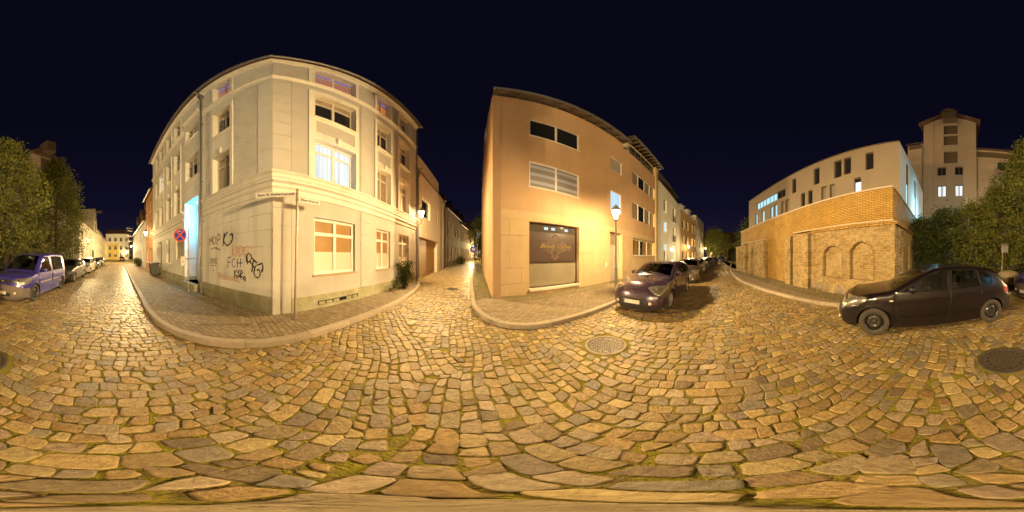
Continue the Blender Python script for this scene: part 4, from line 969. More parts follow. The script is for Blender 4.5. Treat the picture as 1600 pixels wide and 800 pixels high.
# end of the right street
M_ivy = None
TB, FT = house('timbered_house', 'dark timbered house with steep roof at the end of the right street', 'house', 60, 18, 165, 16, 6.5, 9, mat('dark_brick', (.16,.085,.05), .9, (.12,.06,.04), 3), rise=5, wins=grid_w((3,6,9,12), ((1,2.5),(4,5.5)), .9))
b = MB(FT)
for k in range(9): b.box(.6+k*1.8,.8+k*1.8,.003,.05,3.2,6.3)
for z in (3.2,4.8,6.2): b.box(.4,15.4,.05,.08,z,z+.18)
b.build('timber_frame', M_rwood, TB)
house('garden_house', 'pale low house behind the white delivery van at the street end', 'house', 58, 22, 150, 4.2, 3.6, 5, M_peach, rise=2, wins=[(1,2,1,2.2),(2.6,3.4,1,2.2)])
house('corner_wall_house', 'pinkish rendered wall house beside the road sign at the street end', 'house', 61, 5, 200, 7, 5.0, 5, mat('pinkish_render', (.42,.33,.28), .9), rise=2.2, wins=[(2,3,2.6,3.8)])

# ---- left street, same side as the corner building
ox, oy, _ = FL((-18.2, 0, 0))
M_oro = mat('orange_house_render', (.50,.26,.10), .88, (.44,.22,.085), 1.5, streak=(.38,.19,.08))
OH, _f = house('orange_house', 'narrow orange house with a wall lamp next to the cream corner building', 'house', ox, oy, 41.9, 4.2, 9.2, 8, M_oro, rise=3.5, wins=grid_w((1.0,2.9), ((1.0,2.6),(4.0,5.6),(6.8,8.2)), .9, pane=lambda i, j: M_litc if (i, j) == (0, 1) else M_gdark))
ox, oy, _ = FL((-38, 0, 0))
M_bw = mat('bluish_white_render', (.56,.57,.54), .88, (.50,.51,.48), 1.5, streak=(.45,.45,.42))
WH2, fW2 = house('white_dormer_house', 'bluish white two storey house with tiled dormers on the left street', 'house', ox, oy, 41.9, 19.7, 6.5, 8, M_bw, rise=3.6, wins=grid_w((2,5,8,11,14,17), ((.9,2.7),(3.9,5.6)), 1.1))
for s in (5, 11, 16.5):
    b = MB(fW2); b.box(s-.9,s+.9,-2.6,-.6,7.0,9.0); b.add([(s-1.1,-.4,8.95),(s+1.1,-.4,8.95),(s,-.4,10.4),(s-1.1,-3.2,8.95),(s+1.1,-3.2,8.95),(s,-3.2,10.4)], [(0,1,2),(3,5,4),(0,2,5,3),(1,4,5,2),(0,3,4,1)]); b.build('dormer', M_roof, WH2)
# far end of the left street
ex, ey = -47, -67
M_ylw = mat('yellow_facade', (.60,.45,.12), .88, (.54,.40,.11), 1)
fe = Fr(0, 0, -47)
EY, fE = house('yellow_end_house', 'yellow fronted house closing the left street', 'house', -47.3, -62.3, -47, 11.2, 12.4, 9, M_wht, rise=2.6, wins=grid_w((1.9,4.6,7.3,9.9), ((1.2,3.2),(4.6,6.6),(8.6,10.6)), 1.3), feats=[(0,6.2,-.3,7.7,.03,1)], slots=[M_ylw])
EB, fE2 = house('grey_end_house', 'pale grey house at the far right end of the left street', 'house', -58, -48, 8, 24, 11.8, 9, M_peach, rise=2.6, wins=grid_w([1.5+2.4*k for k in range(9)], ((1.2,3.2),(4.6,6.6),(8.2,10.0)), 1.1))
# left street, the side of the trees
F6 = Fr(6.5*.731, -6.5*.682, 223)
x1, y1, _ = F6((24, 0, 0))
GH, fG = house('gabled_house', 'pale old house with an arched gateway and a tall hoist gable on the left street', 'house', x1, y1, 223, 17.5, 7.6, 9, M_peach, rise=4.5, wins=grid_w((2,5.5,9,15.8), ((1.4,3.2),(4.6,6.4)), 1.2)+[], feats=[(10.6,12.8,-.3,3.0,-.5,0)])
b = MB(fG); b.add([(13.4,.004,7.6),(17.2,.004,7.6),(17.2,.004,10.2),(15.3,.004,13.6),(13.4,.004,10.2),(13.4,-5,7.6),(17.2,-5,7.6),(17.2,-5,10.2),(15.3,-5,13.6),(13.4,-5,10.2)], [(0,1,2,3,4),(1,6,7,2),(0,4,9,5),(2,7,8,3),(4,3,8,9)]); gg = b.build('hoist_gable', M_peach, GH)
b = MB(fG); b.obox((15.3,.6,12.7), (.5,1.8,.5)); b.build('hoist_beam', M_rwood, gg)
for z in (8.0, 10.3):
    b = MB(fG); b.box(14.7,15.9,.006,.05,z,z+1.5); b.build('hatch', M_rwood, gg)
b = MB(fG)
pts = [(10.6,-.3),(12.8,-.3)]+[(11.7+1.1*cos(a*pi/12), 2.4+1.1*sin(a*pi/12)) for a in range(13)]
b.add([(s,.012,z) for s, z in [(10.6,0),(12.8,0)]+[(11.7+1.1*cos(a*pi/12), 2.0+1.1*sin(a*pi/12)) for a in range(13)]], [tuple(range(15))]); b.build('arched_gate', M_dark, GH, recalc=False)
x1, y1, _ = F6((41.7, 0, 0))
RW, fRW = house('long_yellow_row_house', 'long cream row house with lit dormers along the left street', 'house', x1, y1, 221.5, 46, 8.6, 9, mat('cream_row', (.58,.50,.33), .88, (.52,.45,.30), 1), rise=4, wins=grid_w([1.8+3.2*k for k in range(14)], ((.9,2.6),(3.9,5.2),(6.4,8.1)), 1.3))
for s in (6, 12, 18, 24):
    w = window(RW, fRW, s-.6, s+.6, 9.2, 10.3, -.9, 2, None, M_lit if s > 10 else M_gdark)
    b = MB(fRW); b.box(s-.8,s+.8,-2.6,-.95,8.8,10.6); b.build('dormer', M_roof, RW)
# scaffold tower glowing at the far end
sc = thing('scaffold', 'pale scaffolding tower at the far end of the left street', 'scaffold', (-45.5,-44.5,0), .2)
b = LMB()
for x in (-1.6,0,1.6):
    for y in (-.6,.6): b.tube([(x,y,0),(x,y,13)], .05, 5)
for z in (2,4,6,8,10,12,13): 
    for y in (-.6,.6): b.tube([(-1.6,y,z),(1.6,y,z)], .045, 5)
    b.box(-1.6,1.6,-.6,.6,z-.5,z-.44)
b.build('scaffold_frame', M_zinc, sc)
for ch in sc.children: ch.location = (0,0,0)

# ---- old brick wall with the modern annex above
M_old = brickmat('old_brick', (.21,.13,.04), (.37,.24,.09), (.38,.30,.18), .27, .085, .011, 1.0, ruin=(.40,.30,.15), ns=1.1)
M_new = brickmat('yellow_brick', (.40,.235,.058), (.47,.29,.075), (.13,.08,.028), .245, .072, .010, .9)
M_newc = mat('pale_coping', (.48,.37,.28), .7, (.42,.33,.25), 5)
M_field = mat('fieldstone', (.27,.205,.13), .8, (.18,.145,.10), 5, bump=.5, bs=30)
FX = Fr(*BRC, 242.5)
OW = thing('old_brick_wall', 'ruined old brick wall with blind arches built into a new yellow brick wall', 'wall', (BRC[0], BRC[1], 0))
SR0 = -15.2
wallgrid(FX, SR0, 0, -.3, 4.32, []).build('new_brickwork', M_new, OW)
FX2 = Fr(*BRC, 150); wallgrid(FX2, 0, 7.2, -.3, 4.32, []).build('new_brickwork', M_new, OW)
b = MB(FX); b.box(SR0-.05,-.0,-.32,.05,4.322,4.40); b.build('coping', M_newc, OW, bevel=.006)
b = MB(FX2); b.box(.03,7.3,-.32,.05,4.322,4.40); b.build('coping', M_newc, OW, bevel=.006)
nrng = random.Random(5)
from mathutils import noise
def relief(fr, s0, s1, z0, z1, fo, name, m, step=.045, seed=0, cap=True):
    b = MB(fr); ns = max(1, int((s1-s0)/step)); nz = max(1, int((z1-z0)/step)); vs = []; ou = []
    for j in range(nz+1):
        for i in range(ns+1):
            s = s0+(s1-s0)*i/ns; z = z0+(z1-z0)*j/nz
            vs.append((s, fo(s, z), z))
    fs = [(j*(ns+1)+i, j*(ns+1)+i+1, (j+1)*(ns+1)+i+1, (j+1)*(ns+1)+i) for j in range(nz) for i in range(ns)]
    n0 = len(vs)
    if cap:
        row = [nz*(ns+1)+i for i in range(ns+1)]; vs += [(vs[k][0], -.02, vs[k][2]) for k in row]; fs += [(row[i], row[i+1], n0+i+1, n0+i) for i in range(ns)]
        for i in (0, ns):
            c = [j*(ns+1)+i for j in range(nz+1)]; n1 = len(vs); vs += [(vs[k][0], -.02, vs[k][2]) for k in c]; fs += [(c[j], c[j+1], n1+j+1, n1+j) for j in range(nz)]
    b.add(vs, fs)
    # planar uv in wall metres for every face of the relief
    b.uv = [[(vs[k][0]+vs[k][1]*.9, vs[k][2]) for k in f] for f in fs]
    return b.build(name, m, OW)
def nz_(s, z, k, a): return noise.noise(Vector((s*k, z*k, 3.3)))*a
ARCH = [(-2.64, .50, 1.62, .55), (-1.22, .50, 1.72, .55)]
def arch_o(s, z):
    o = .15+nz_(s, z, 3, .03)+nz_(s, z, 11, .02)+nz_(s, z, 30, .011)
    for c, r, zc, zb in ARCH:
        d = hypot(s-c, max(0, z-zc))
        if z > zb+.25 and d < r: o -= .13
        elif z > zb+.25 and d < r+.07: o += .045
    if z < .55: o += .06*max(0, noise.noise(Vector((s*2.1, z*2.3, 8)))+.45)
    return o
rough = lambda base: (lambda s, z: base+nz_(s, z, 3, .025)+nz_(s, z, 11, .022)+nz_(s, z, 30, .012))
relief(FX, -3.98, .12, -.2, 2.93, arch_o, 'arched_brickwork', M_old, .04)
relief(FX, -5.2, -3.99, -.2, 2.80, rough(.36), 'buttress', M_old)
relief(FX, -6.0, -5.46, -.2, 2.80, rough(.36), 'buttress', M_old)
relief(FX, -5.45, -5.21, -.2, 2.80, rough(.12), 'recess_brickwork', M_old)
relief(FX, -15.9, -12.9, -.2, 2.72, lambda s, z: rough(.36)(s, z)-(.16 if any(abs(s-c) < .22 and .7 < z < 2.0+sqrt(max(0, .0484-(s-c)**2)) for c in (-14.7, -13.8)) else 0), 'buttress', M_old)
relief(FX, -12.9, -11.9, -.2, 2.80, rough(.08), 'recess_brickwork', M_old)
relief(FX, -11.9, -8.8, -.2, 2.84, lambda s, z: rough(.36)(s, z)-(.25 if abs(s+11.0) < .38*max(0, min(1, (2.5-z)/.7)) and z < 2.5 else 0), 'buttress', M_old)
b = MB(FX); b.box(-5.3,.1,.0,.26,2.935,2.985); b.build('ledge', M_newc, OW); b = MB(FX); b.box(-13.7,-8.8,.0,.42,2.86,2.91); b.build('ledge', M_newc, OW)
b = MB(FX)
for k in range(36): b.box(-5.25+k*.146+.004,-5.25+k*.146+.138,.01,.215+.012*sin(k*7.7),2.80,2.93) if -3.95 < -5.25+k*.146 < .0 else None
b.build('soldier_course', M_new, OW)
# broken corner of the old wall, then its side
P1 = FX((.12,.15,0)); P2 = (4.60,-5.05)
hd = math.degrees(atan2(P2[0]-P1[0], P2[1]-P1[1])); FC = Fr(P1[0], P1[1], hd); LC = hypot(P2[0]-P1[0], P2[1]-P1[1])
M_rub = brickmat('broken_brick', (.26,.17,.07), (.46,.35,.20), (.20,.14,.07), .21, .085, .02, 1.0, ruin=(.50,.40,.25), ns=4.5)
relief(FC, 0, LC, -.2, 2.82, lambda s, z: nz_(s, z, 6, .05)+nz_(s, z, 17, .05)-.02, 'broken_corner', M_rub, .035)
FS = Fr(P2[0], P2[1], 150)
relief(FS, 0, 6.2, -.2, 2.85, lambda s, z: .0+nz_(s, z, 3, .02)+nz_(s, z, 11, .015)-(.09 if (abs(s-1.0) < .42 and .9 < z < 2.2) else 0), 'side_brickwork', M_old, .06)
b = MB(FC); b.box(-.05,LC+.02,-.4,.10,2.83,2.93); b.build('capping', M_new, OW); b = MB(FS); b.box(.03,6.2,-.5,.08,2.86,2.95); b.build('capping', M_new, OW)
# fieldstones at the foot
for k in range(11):
    b = MB(FX)
    s = -3.75+k*.37; r = nrng.uniform(.17,.26); zc = nrng.uniform(.18,.3)
    pr = [(r*sin(pi*i/7)*1, -r*cos(pi*i/7)) for i in range(8)]
    vs = []; n = 12
    for rr, zz in pr:
        for q in range(n):
            a = 2*pi*q/n; w = 1+.14*noise.noise(Vector((cos(a)*1.5+k, sin(a)*1.5, zz*5)))
            vs.append((s+rr*cos(a)*w*1.15, .14+rr*sin(a)*w*.5, zc+zz*w*.8))
    b.add(vs, [(i*n+q, i*n+(q+1) % n, (i+1)*n+(q+1) % n, (i+1)*n+q) for i in range(7) for q in range(n)]); b.build('fieldstone', M_field, OW, smooth=True)

# ---- modern annex behind the wall
M_an = mat('beige_render', (.25,.195,.14), .88, (.23,.18,.13), .7, bump=.08, bs=140)
FWH = Fr(5.71, -5.94, 240)
AN = thing('modern_beige_building', 'long beige modern building with narrow windows above the brick wall', 'building', (5.71, -5.94, 0))
up = [(-14.46,-9.0,6.95,7.75,1),(-8.14,-7.6,6.86,8.22,0),(-5.76,-5.2,6.85,8.26,0),(-4.01,-3.45,6.84,8.24,0),(-3.31,-2.80,6.90,8.24,0),(-1.89,-1.40,6.86,8.2,0)]
lo = [(-14.8,-14.2,5.3,6.55,1),(-13.25,-12.6,5.2,6.55,1),(-11.51,-10.95,5.4,6.55,1),(-10.78,-10.2,5.4,6.55,1),(-9.66,-9.15,5.4,6.55,2),(-9.0,-8.45,5.4,6.55,2),(-7.07,-6.6,5.45,6.55,0),(-6.32,-5.85,5.45,6.55,0),(-5.06,-4.6,5.5,6.48,3),(-4.36,-3.95,5.5,6.46,3),(-2.61,-2.15,5.3,6.46,4)]
ft = [(a, c, d, e_, -.22, 0) for a, c, d, e_, k in up+lo]
wallgrid(FWH, -16.6, 0, 2, 8.68, ft).build('wall', M_an, AN)
M_lace = mat('lace_curtain', (.30,.27,.24), .6, (.10,.09,.085), 40, coat=.5)
M_litk = emit('lit_cyan_window', (.55,.92,.98), 1.15, wave=3, col2=(.36,.66,.74))
for a, c, d, e_, k in up+lo:
    if k == 1 and d > 6.9:
        window(AN, FWH, a, a+4.1, d, e_, -.18, 6, None, M_litk, None, M_rwood, fw=.03); window(AN, FWH, a+4.1, c, d, e_, -.18, 2, None, M_gdark, None, M_rwood, fw=.04)
    else: window(AN, FWH, a, c, d, e_, -.18, 1, .22 if k == 4 else None, [M_gdark, M_litk, M_gcurt, M_lace, emit('lit_bright_window', (.92,1,1), 1.6)][k], M_gdark if k == 4 else None, M_rwood, fw=.035)
FWS = Fr(5.71, -5.94, 152)
wallgrid(FWS, 0, 9, 2, 8.68, [(1.5,2.4,3.5,8.2,-.2,0),(4.2,5.2,3.5,8.2,-.2,0)]).build('side_wall', mat('white_render', (.55,.55,.54), .85), AN)
for a, c in ((1.5,2.4),(4.2,5.2)):
    for d, e_ in ((3.5,5.0),(5.05,6.6),(6.65,8.2)): window(AN, FWS, a, c, d, e_, -.15, 1, None, M_gdark if d > 6 else M_litk, None, M_rwood, fw=.04)
b = MB(FWH); b.box(-16.6,-.35,-8,-.4,2,8.6); b.build('core', M_an, AN); b = MB(FWH); b.box(-16.65,.02,-8.2,.03,8.682,8.76); b.build('roof', M_rwood, AN)
light('courtyard_lamp', FWS((4.6,1.3,5.2)), 420, (.45,.85,1.0), .2, mode='Quadratic')
cl = tag(bpy.data.objects['courtyard_lamp'], 'cold white courtyard lamp between the beige building and the warehouse', 'lamp')

# ---- warehouses with hoist gables behind the trees
M_wa = mat('warehouse_render', (.36,.27,.19), .9, (.33,.245,.17), .8, bump=.08, bs=120, streak=(.29,.215,.15))
FTW = Fr(11.68, -16.5, 250)
TW = thing('tall_warehouse', 'tall beige warehouse with a hoist gable and two lit windows behind the shrubs', 'building', (11.68, -16.5, 0))
tw_w = [(2.48,4.19,20.0,22.2,0),(2.48,4.19,17.7,19.75,0),(2.48,4.19,14.35,16.45,0),(1.69,2.79,12.4,13.75,1),(3.85,4.85,12.4,13.7,1),(1.69,2.79,9.3,10.9,2),(3.85,4.85,9.3,10.9,2),(1.69,2.79,6.2,7.6,1),(3.85,4.85,6.2,7.6,1)]
ft = [(1.25,5.15,-.3,22.6,-.12,0)]+[(a, c, d, e_, -.45, 0) for a, c, d, e_, k in tw_w]
wallgrid(FTW, 0, 6.4, -.3, 22.6, ft).build('wall', M_wa, TW)
b = MB(FTW); b.box(.02,.4,-8,-.3,-.3,22.55); b.box(6.0,6.38,-8,-.3,-.3,22.55); b.build('side_wall', M_wa, TW)
for a, c, d, e_, k in tw_w: window(TW, FTW, a, c, d, e_, -.40, 2 if k else 1, None, [M_rwood, M_gdark, M_lit][k], None, M_rwood, fw=.08, name='window' if k else 'loading_hatch')
b = MB(FTW); b.add([(-.5,.7,22.2),(6.9,.7,22.2),(3.2,.7,24.4),(-.5,-8,22.2),(6.9,-8,22.2),(3.2,-8,24.4),(-.5,.7,22.6),(6.9,.7,22.6),(3.2,.7,24.8),(-.5,-8,22.6),(6.9,-8,22.6),(3.2,-8,24.8)], [(0,2,8,6),(2,1,7,8),(6,8,11,9),(8,7,10,11),(0,3,5,2),(2,5,4,1),(0,6,9,3),(1,4,10,7)]); rf = b.build('roof', M_roof, TW)
b = MB(FTW); b.add([(-.0,.02,22.6),(6.4,.02,22.6),(3.2,.02,24.3),(0,-.3,22.6),(6.4,-.3,22.6),(3.2,-.3,24.3)], [(0,1,2),(3,5,4),(0,2,5,3),(1,4,5,2)]); b.build('gable', M_wa, TW)
b = MB(FTW); b.box(2.45,4.1,-.2,1.15,22.6,24.31)
pr = [(2.3+1.95*i/8, 24.3+.75*sin(pi*i/8)) for i in range(9)]
n = len(pr); b.add([(s,1.3,z) for s, z in pr]+[(s,-.4,z) for s, z in pr], [(i, i+1, n+i+1, n+i) for i in range(n-1)]+[tuple(range(n)), tuple(range(n, 2*n))]); b.build('hoist_hood', M_rwood, TW)
wallgrid(FTW, -2.1, -.02, -.3, 18.3, []).build('wing_wall', M_wa, TW)
b = MB(FTW); b.profile([(.3,18.3),(.3,18.5),(-3.2,20.9),(-3.2,20.7)], -2.3, .0); b.build('roof', M_roof, TW); b = MB(FTW); b.box(-1.9,-.1,.003,.05,17.5,18.2); b.build('loading_hatch', M_rwood, TW)
wins = [(2.6,3.7,13.3,14.7),(2.6,3.7,9.4,10.9),(6,7.1,13.3,14.7),(6,7.1,9.4,10.9),(9.2,10.3,3.6,5.2),(9.2,10.3,.8,2.4),(11.9,13,3.6,5.2),(11.9,13,.8,2.4),(6,7.1,3.6,5.2)]
ft = [(6.42+a, 6.42+c, d, e_, -.3, 0) for a, c, d, e_ in wins]
wallgrid(FTW, 6.42, 23.4, -.3, 16.6, ft).build('wing_wall', M_wa, TW)
for a, c, d, e_ in wins: window(TW, FTW, 6.42+a, 6.42+c, d, e_, -.27, 2, None, M_gdark, None, M_rwood, fw=.08)
b = MB(FTW); b.profile([(.4,16.4),(.4,16.6),(-4,20.2),(-8.4,16.6),(-8.4,16.4),(-4,20.0)], 6.5, 23.6); b.build('roof', M_roof, TW)
b = MB(FTW); b.box(6.42,23.3,.003,.06,15.3,16.2); b.build('frieze_boards', M_rwood, TW)
downpipe(TW, FTW, -.12, .0, 18.2, .15, .07, False); downpipe(TW, FTW, 6.55, .0, 16.5, .15, .07, False)
b = MB(FTW); b.box(16.6,21.4,.004,.5,-.3,18.2); bb = b.build('bay', M_wa, TW)
b = MB(FTW); b.add([(16.2,.9,17.9),(21.8,.9,17.9),(19,.9,20.2),(16.2,-6,17.9),(21.8,-6,17.9),(19,-6,20.2)], [(0,1,2),(3,5,4),(0,2,5,3),(1,4,5,2),(0,3,4,1)]); b.build('bay_roof', M_roof, bb); b = MB(FTW); b.box(18.3,19.7,.3,2.2,18.3,20.4); b.build('hoist_hood', M_rwood, bb)
b = MB(FTW); b.box(18.3,19.7,.502,.54,14.6,17.6); b.build('loading_hatch', M_rwood, bb)
# ------------------------------------------------------------------ cars
M_tyre = mat('tyre_rubber', (.05,.043,.036), .85, (.065,.055,.045), 12, spec=.2)
M_rimst = mat('steel_rim', (.05,.045,.04), .3, metal=.35, spec=.6)
M_rimal = mat('alloy_rim', (.42,.38,.32), .35, metal=.8)
M_trimk = mat('black_plastic', (.022,.02,.02), .5, spec=.4)
M_under = mat('underbody', (.008,.008,.008), .9)
M_plate = mat('white_plate', (.55,.50,.44), .5)
M_eu = mat('plate_blue_band', (.05,.07,.45), .5)
M_chrome = mat('chrome', (.62,.58,.52), .15, metal=1)
M_headl = mat('headlight_lens', (.27,.245,.21), .22, metal=.55, spec=.8, coat=1)
M_seal = mat('rubber_seal', (.012,.011,.011), .85, spec=.15)
M_taill = mat('tail_lens', (.40,.05,.03), .15, spec=.7, coat=.8)
M_indic = mat('pale_lens', (.62,.52,.42), .15, spec=.7, coat=.8)
M_seat = mat('seat_fabric', (.06,.052,.045), .9)
M_glass = car_glass()
def paint(name, c, coat=1.0, rough=.35, metal=.35, c2=None):
    return mat(name, c, rough, c2, 2.2, metal=metal, spec=.5, coat=coat) if c2 else mat(name, c, rough, metal=metal, spec=.5, coat=coat)
def ppoly(x, z, P): return pip(x, z, P)
HATCH = dict(L=4.25, W=1.75, wx=(.88, 3.49), r=.315,
    prof=[(.16,.19),(.05,.24),(.0,.36),(.005,.50),(.045,.60),(.12,.68),(.24,.755),(.45,.835),(.75,.905),(1.0,.955),(1.20,.985),(1.42,1.10),(1.70,1.24),(1.95,1.355),(2.12,1.415),(2.35,1.452),(2.65,1.465),(3.0,1.455),(3.35,1.42),(3.62,1.365),(3.74,1.30),(3.90,1.14),(4.03,1.0),(4.12,.93),(4.19,.80),(4.235,.62),(4.25,.45),(4.21,.32),(4.12,.22)],
    belt=[(1.30,.925),(3.95,1.02)],
    front=[(1.42,.97),(1.74,1.17),(2.02,1.31),(2.22,1.375),(2.40,1.385),(2.36,.985)], rear=[(2.47,.985),(2.50,1.39),(2.80,1.395),(3.10,1.375),(3.17,1.00)], quarter=[(3.22,1.005),(3.16,1.365),(3.38,1.32),(3.50,1.20),(3.52,1.06),(3.45,1.02)],
    seam=[[(1.34,.94),(1.30,.60),(1.38,.28)],[(2.415,.98),(2.42,.60),(2.36,.27)],[(3.20,.98),(3.22,.80),(3.12,.62),(3.0,.42)]],
    d1=[(1.31,.96),(1.28,.60),(1.36,.27),(2.37,.26),(2.43,.60),(2.42,.985)], d2=[(2.42,.985),(2.43,.60),(2.37,.26),(2.98,.26),(3.0,.42),(3.12,.62),(3.22,.80),(3.20,1.0)],
    head=[(-.05,.58),(.12,.60),(.62,.74),(.72,.86),(.40,.87),(.05,.72)], headz=(.60,.815), tail=[(3.98,.74),(4.3,.74),(4.2,1.05),(3.90,1.03)], ws=(1.20,1.95), rg=(3.72,4.06), handles=[(2.22,.84),(3.03,.875)], mirror=(1.60,.99), rub=(.43,.46))
SPORT = dict(HATCH); SPORT.update(L=4.46, W=1.76, wx=(.90, 3.54), r=.32,
    prof=[(.20,.17),(.06,.20),(.0,.30),(.0,.42),(.03,.54),(.09,.63),(.2,.715),(.42,.81),(.75,.90),(1.05,.965),(1.28,1.00),(1.52,1.115),(1.85,1.26),(2.10,1.36),(2.28,1.415),(2.5,1.452),(2.8,1.468),(3.1,1.46),(3.45,1.43),(3.75,1.38),(3.88,1.31),(4.05,1.14),(4.18,1.0),(4.3,.94),(4.40,.84),(4.45,.62),(4.46,.45),(4.42,.32),(4.32,.22)],
    front=[(1.55,.985),(1.88,1.18),(2.15,1.315),(2.34,1.378),(2.52,1.388),(2.48,1.0)], rear=[(2.58,1.0),(2.61,1.392),(2.90,1.398),(3.2,1.38),(3.28,1.02)], quarter=[(3.33,1.025),(3.27,1.37),(3.46,1.33),(3.62,1.2),(3.60,1.08)],
    d1=[(1.40,.97),(1.36,.60),(1.44,.27),(2.46,.26),(2.53,.60),(2.52,1.0)], d2=[(2.53,1.0),(2.54,.60),(2.47,.26),(3.04,.26),(3.06,.42),(3.18,.62),(3.32,.80),(3.30,1.02)],
    seam=[[(1.41,.96),(1.37,.60),(1.45,.28)],[(2.53,1.0),(2.535,.60),(2.465,.27)],[(3.31,1.0),(3.32,.80),(3.18,.62),(3.05,.42)]],
    head=[(.02,.60),(.12,.57),(.60,.72),(.86,.90),(.55,.88),(.05,.70)], headz=(.585,.80), ws=(1.28,2.10), rg=(3.86,4.2), tail=[(4.1,.76),(4.5,.76),(4.4,1.05),(4.0,1.04)], handles=[(2.33,.85),(3.14,.885)], mirror=(1.72,1.01))
VAN = dict(HATCH); VAN.update(L=4.41, W=1.79, wx=(.88, 3.56), r=.325,
    prof=[(.18,.20),(.05,.24),(.0,.36),(.0,.52),(.02,.64),(.06,.74),(.12,.84),(.28,.915),(.55,.985),(.85,1.045),(1.05,1.085),(1.25,1.27),(1.5,1.50),(1.66,1.635),(1.80,1.72),(2.0,1.775),(2.3,1.81),(2.7,1.825),(3.2,1.825),(3.7,1.815),(4.05,1.79),(4.22,1.745),(4.28,1.60),(4.34,1.20),(4.38,.95),(4.40,.70),(4.41,.5),(4.37,.32),(4.28,.23)],
    front=[(1.28,1.06),(1.52,1.33),(1.74,1.55),(1.92,1.645),(2.26,1.665),(2.30,1.04)], rear=[(2.50,1.06),(2.50,1.675),(2.9,1.68),(3.45,1.675),(3.68,1.66),(3.66,1.06)], quarter=[],
    d1=[(1.20,1.03),(1.16,.66),(1.24,.30),(2.28,.29),(2.38,.55),(2.38,1.05)], d2=[(2.42,1.05),(2.42,.55),(2.44,.29),(3.04,.29),(3.10,.60),(3.22,.78),(3.45,.86),(3.70,.88),(3.70,1.05)],
    seam=[[(1.22,1.03),(1.17,.66),(1.25,.30)],[(2.38,1.68),(2.38,.55),(2.32,.30)],[(3.74,1.68),(3.72,.92)]],
    head=[(-.02,.70),(.20,.68),(.55,.78),(.66,.93),(.40,.95),(.08,.86)], headz=(.68,.88), ws=(1.05,1.72), rg=(4.24,4.34), tail=[(4.20,.95),(4.45,.95),(4.4,1.5),(4.18,1.5)], handles=[(2.18,.93),(2.58,.93)], mirror=(1.42,1.08), rub=(.66,.70))
def remap(spec):
    """shorter overhangs: the bonnet and tail bulge outwards from the edge outline"""
    L = spec['L']; f = lambda x: x+.14*(1-x/.85) if x < .85 else x-.07*((x-L+.75)/.75) if x > L-.75 else x
    for k in ('prof', 'head', 'tail'): spec[k] = [(f(x), z) for x, z in spec[k]]
for q in (HATCH, SPORT, VAN): remap(q)
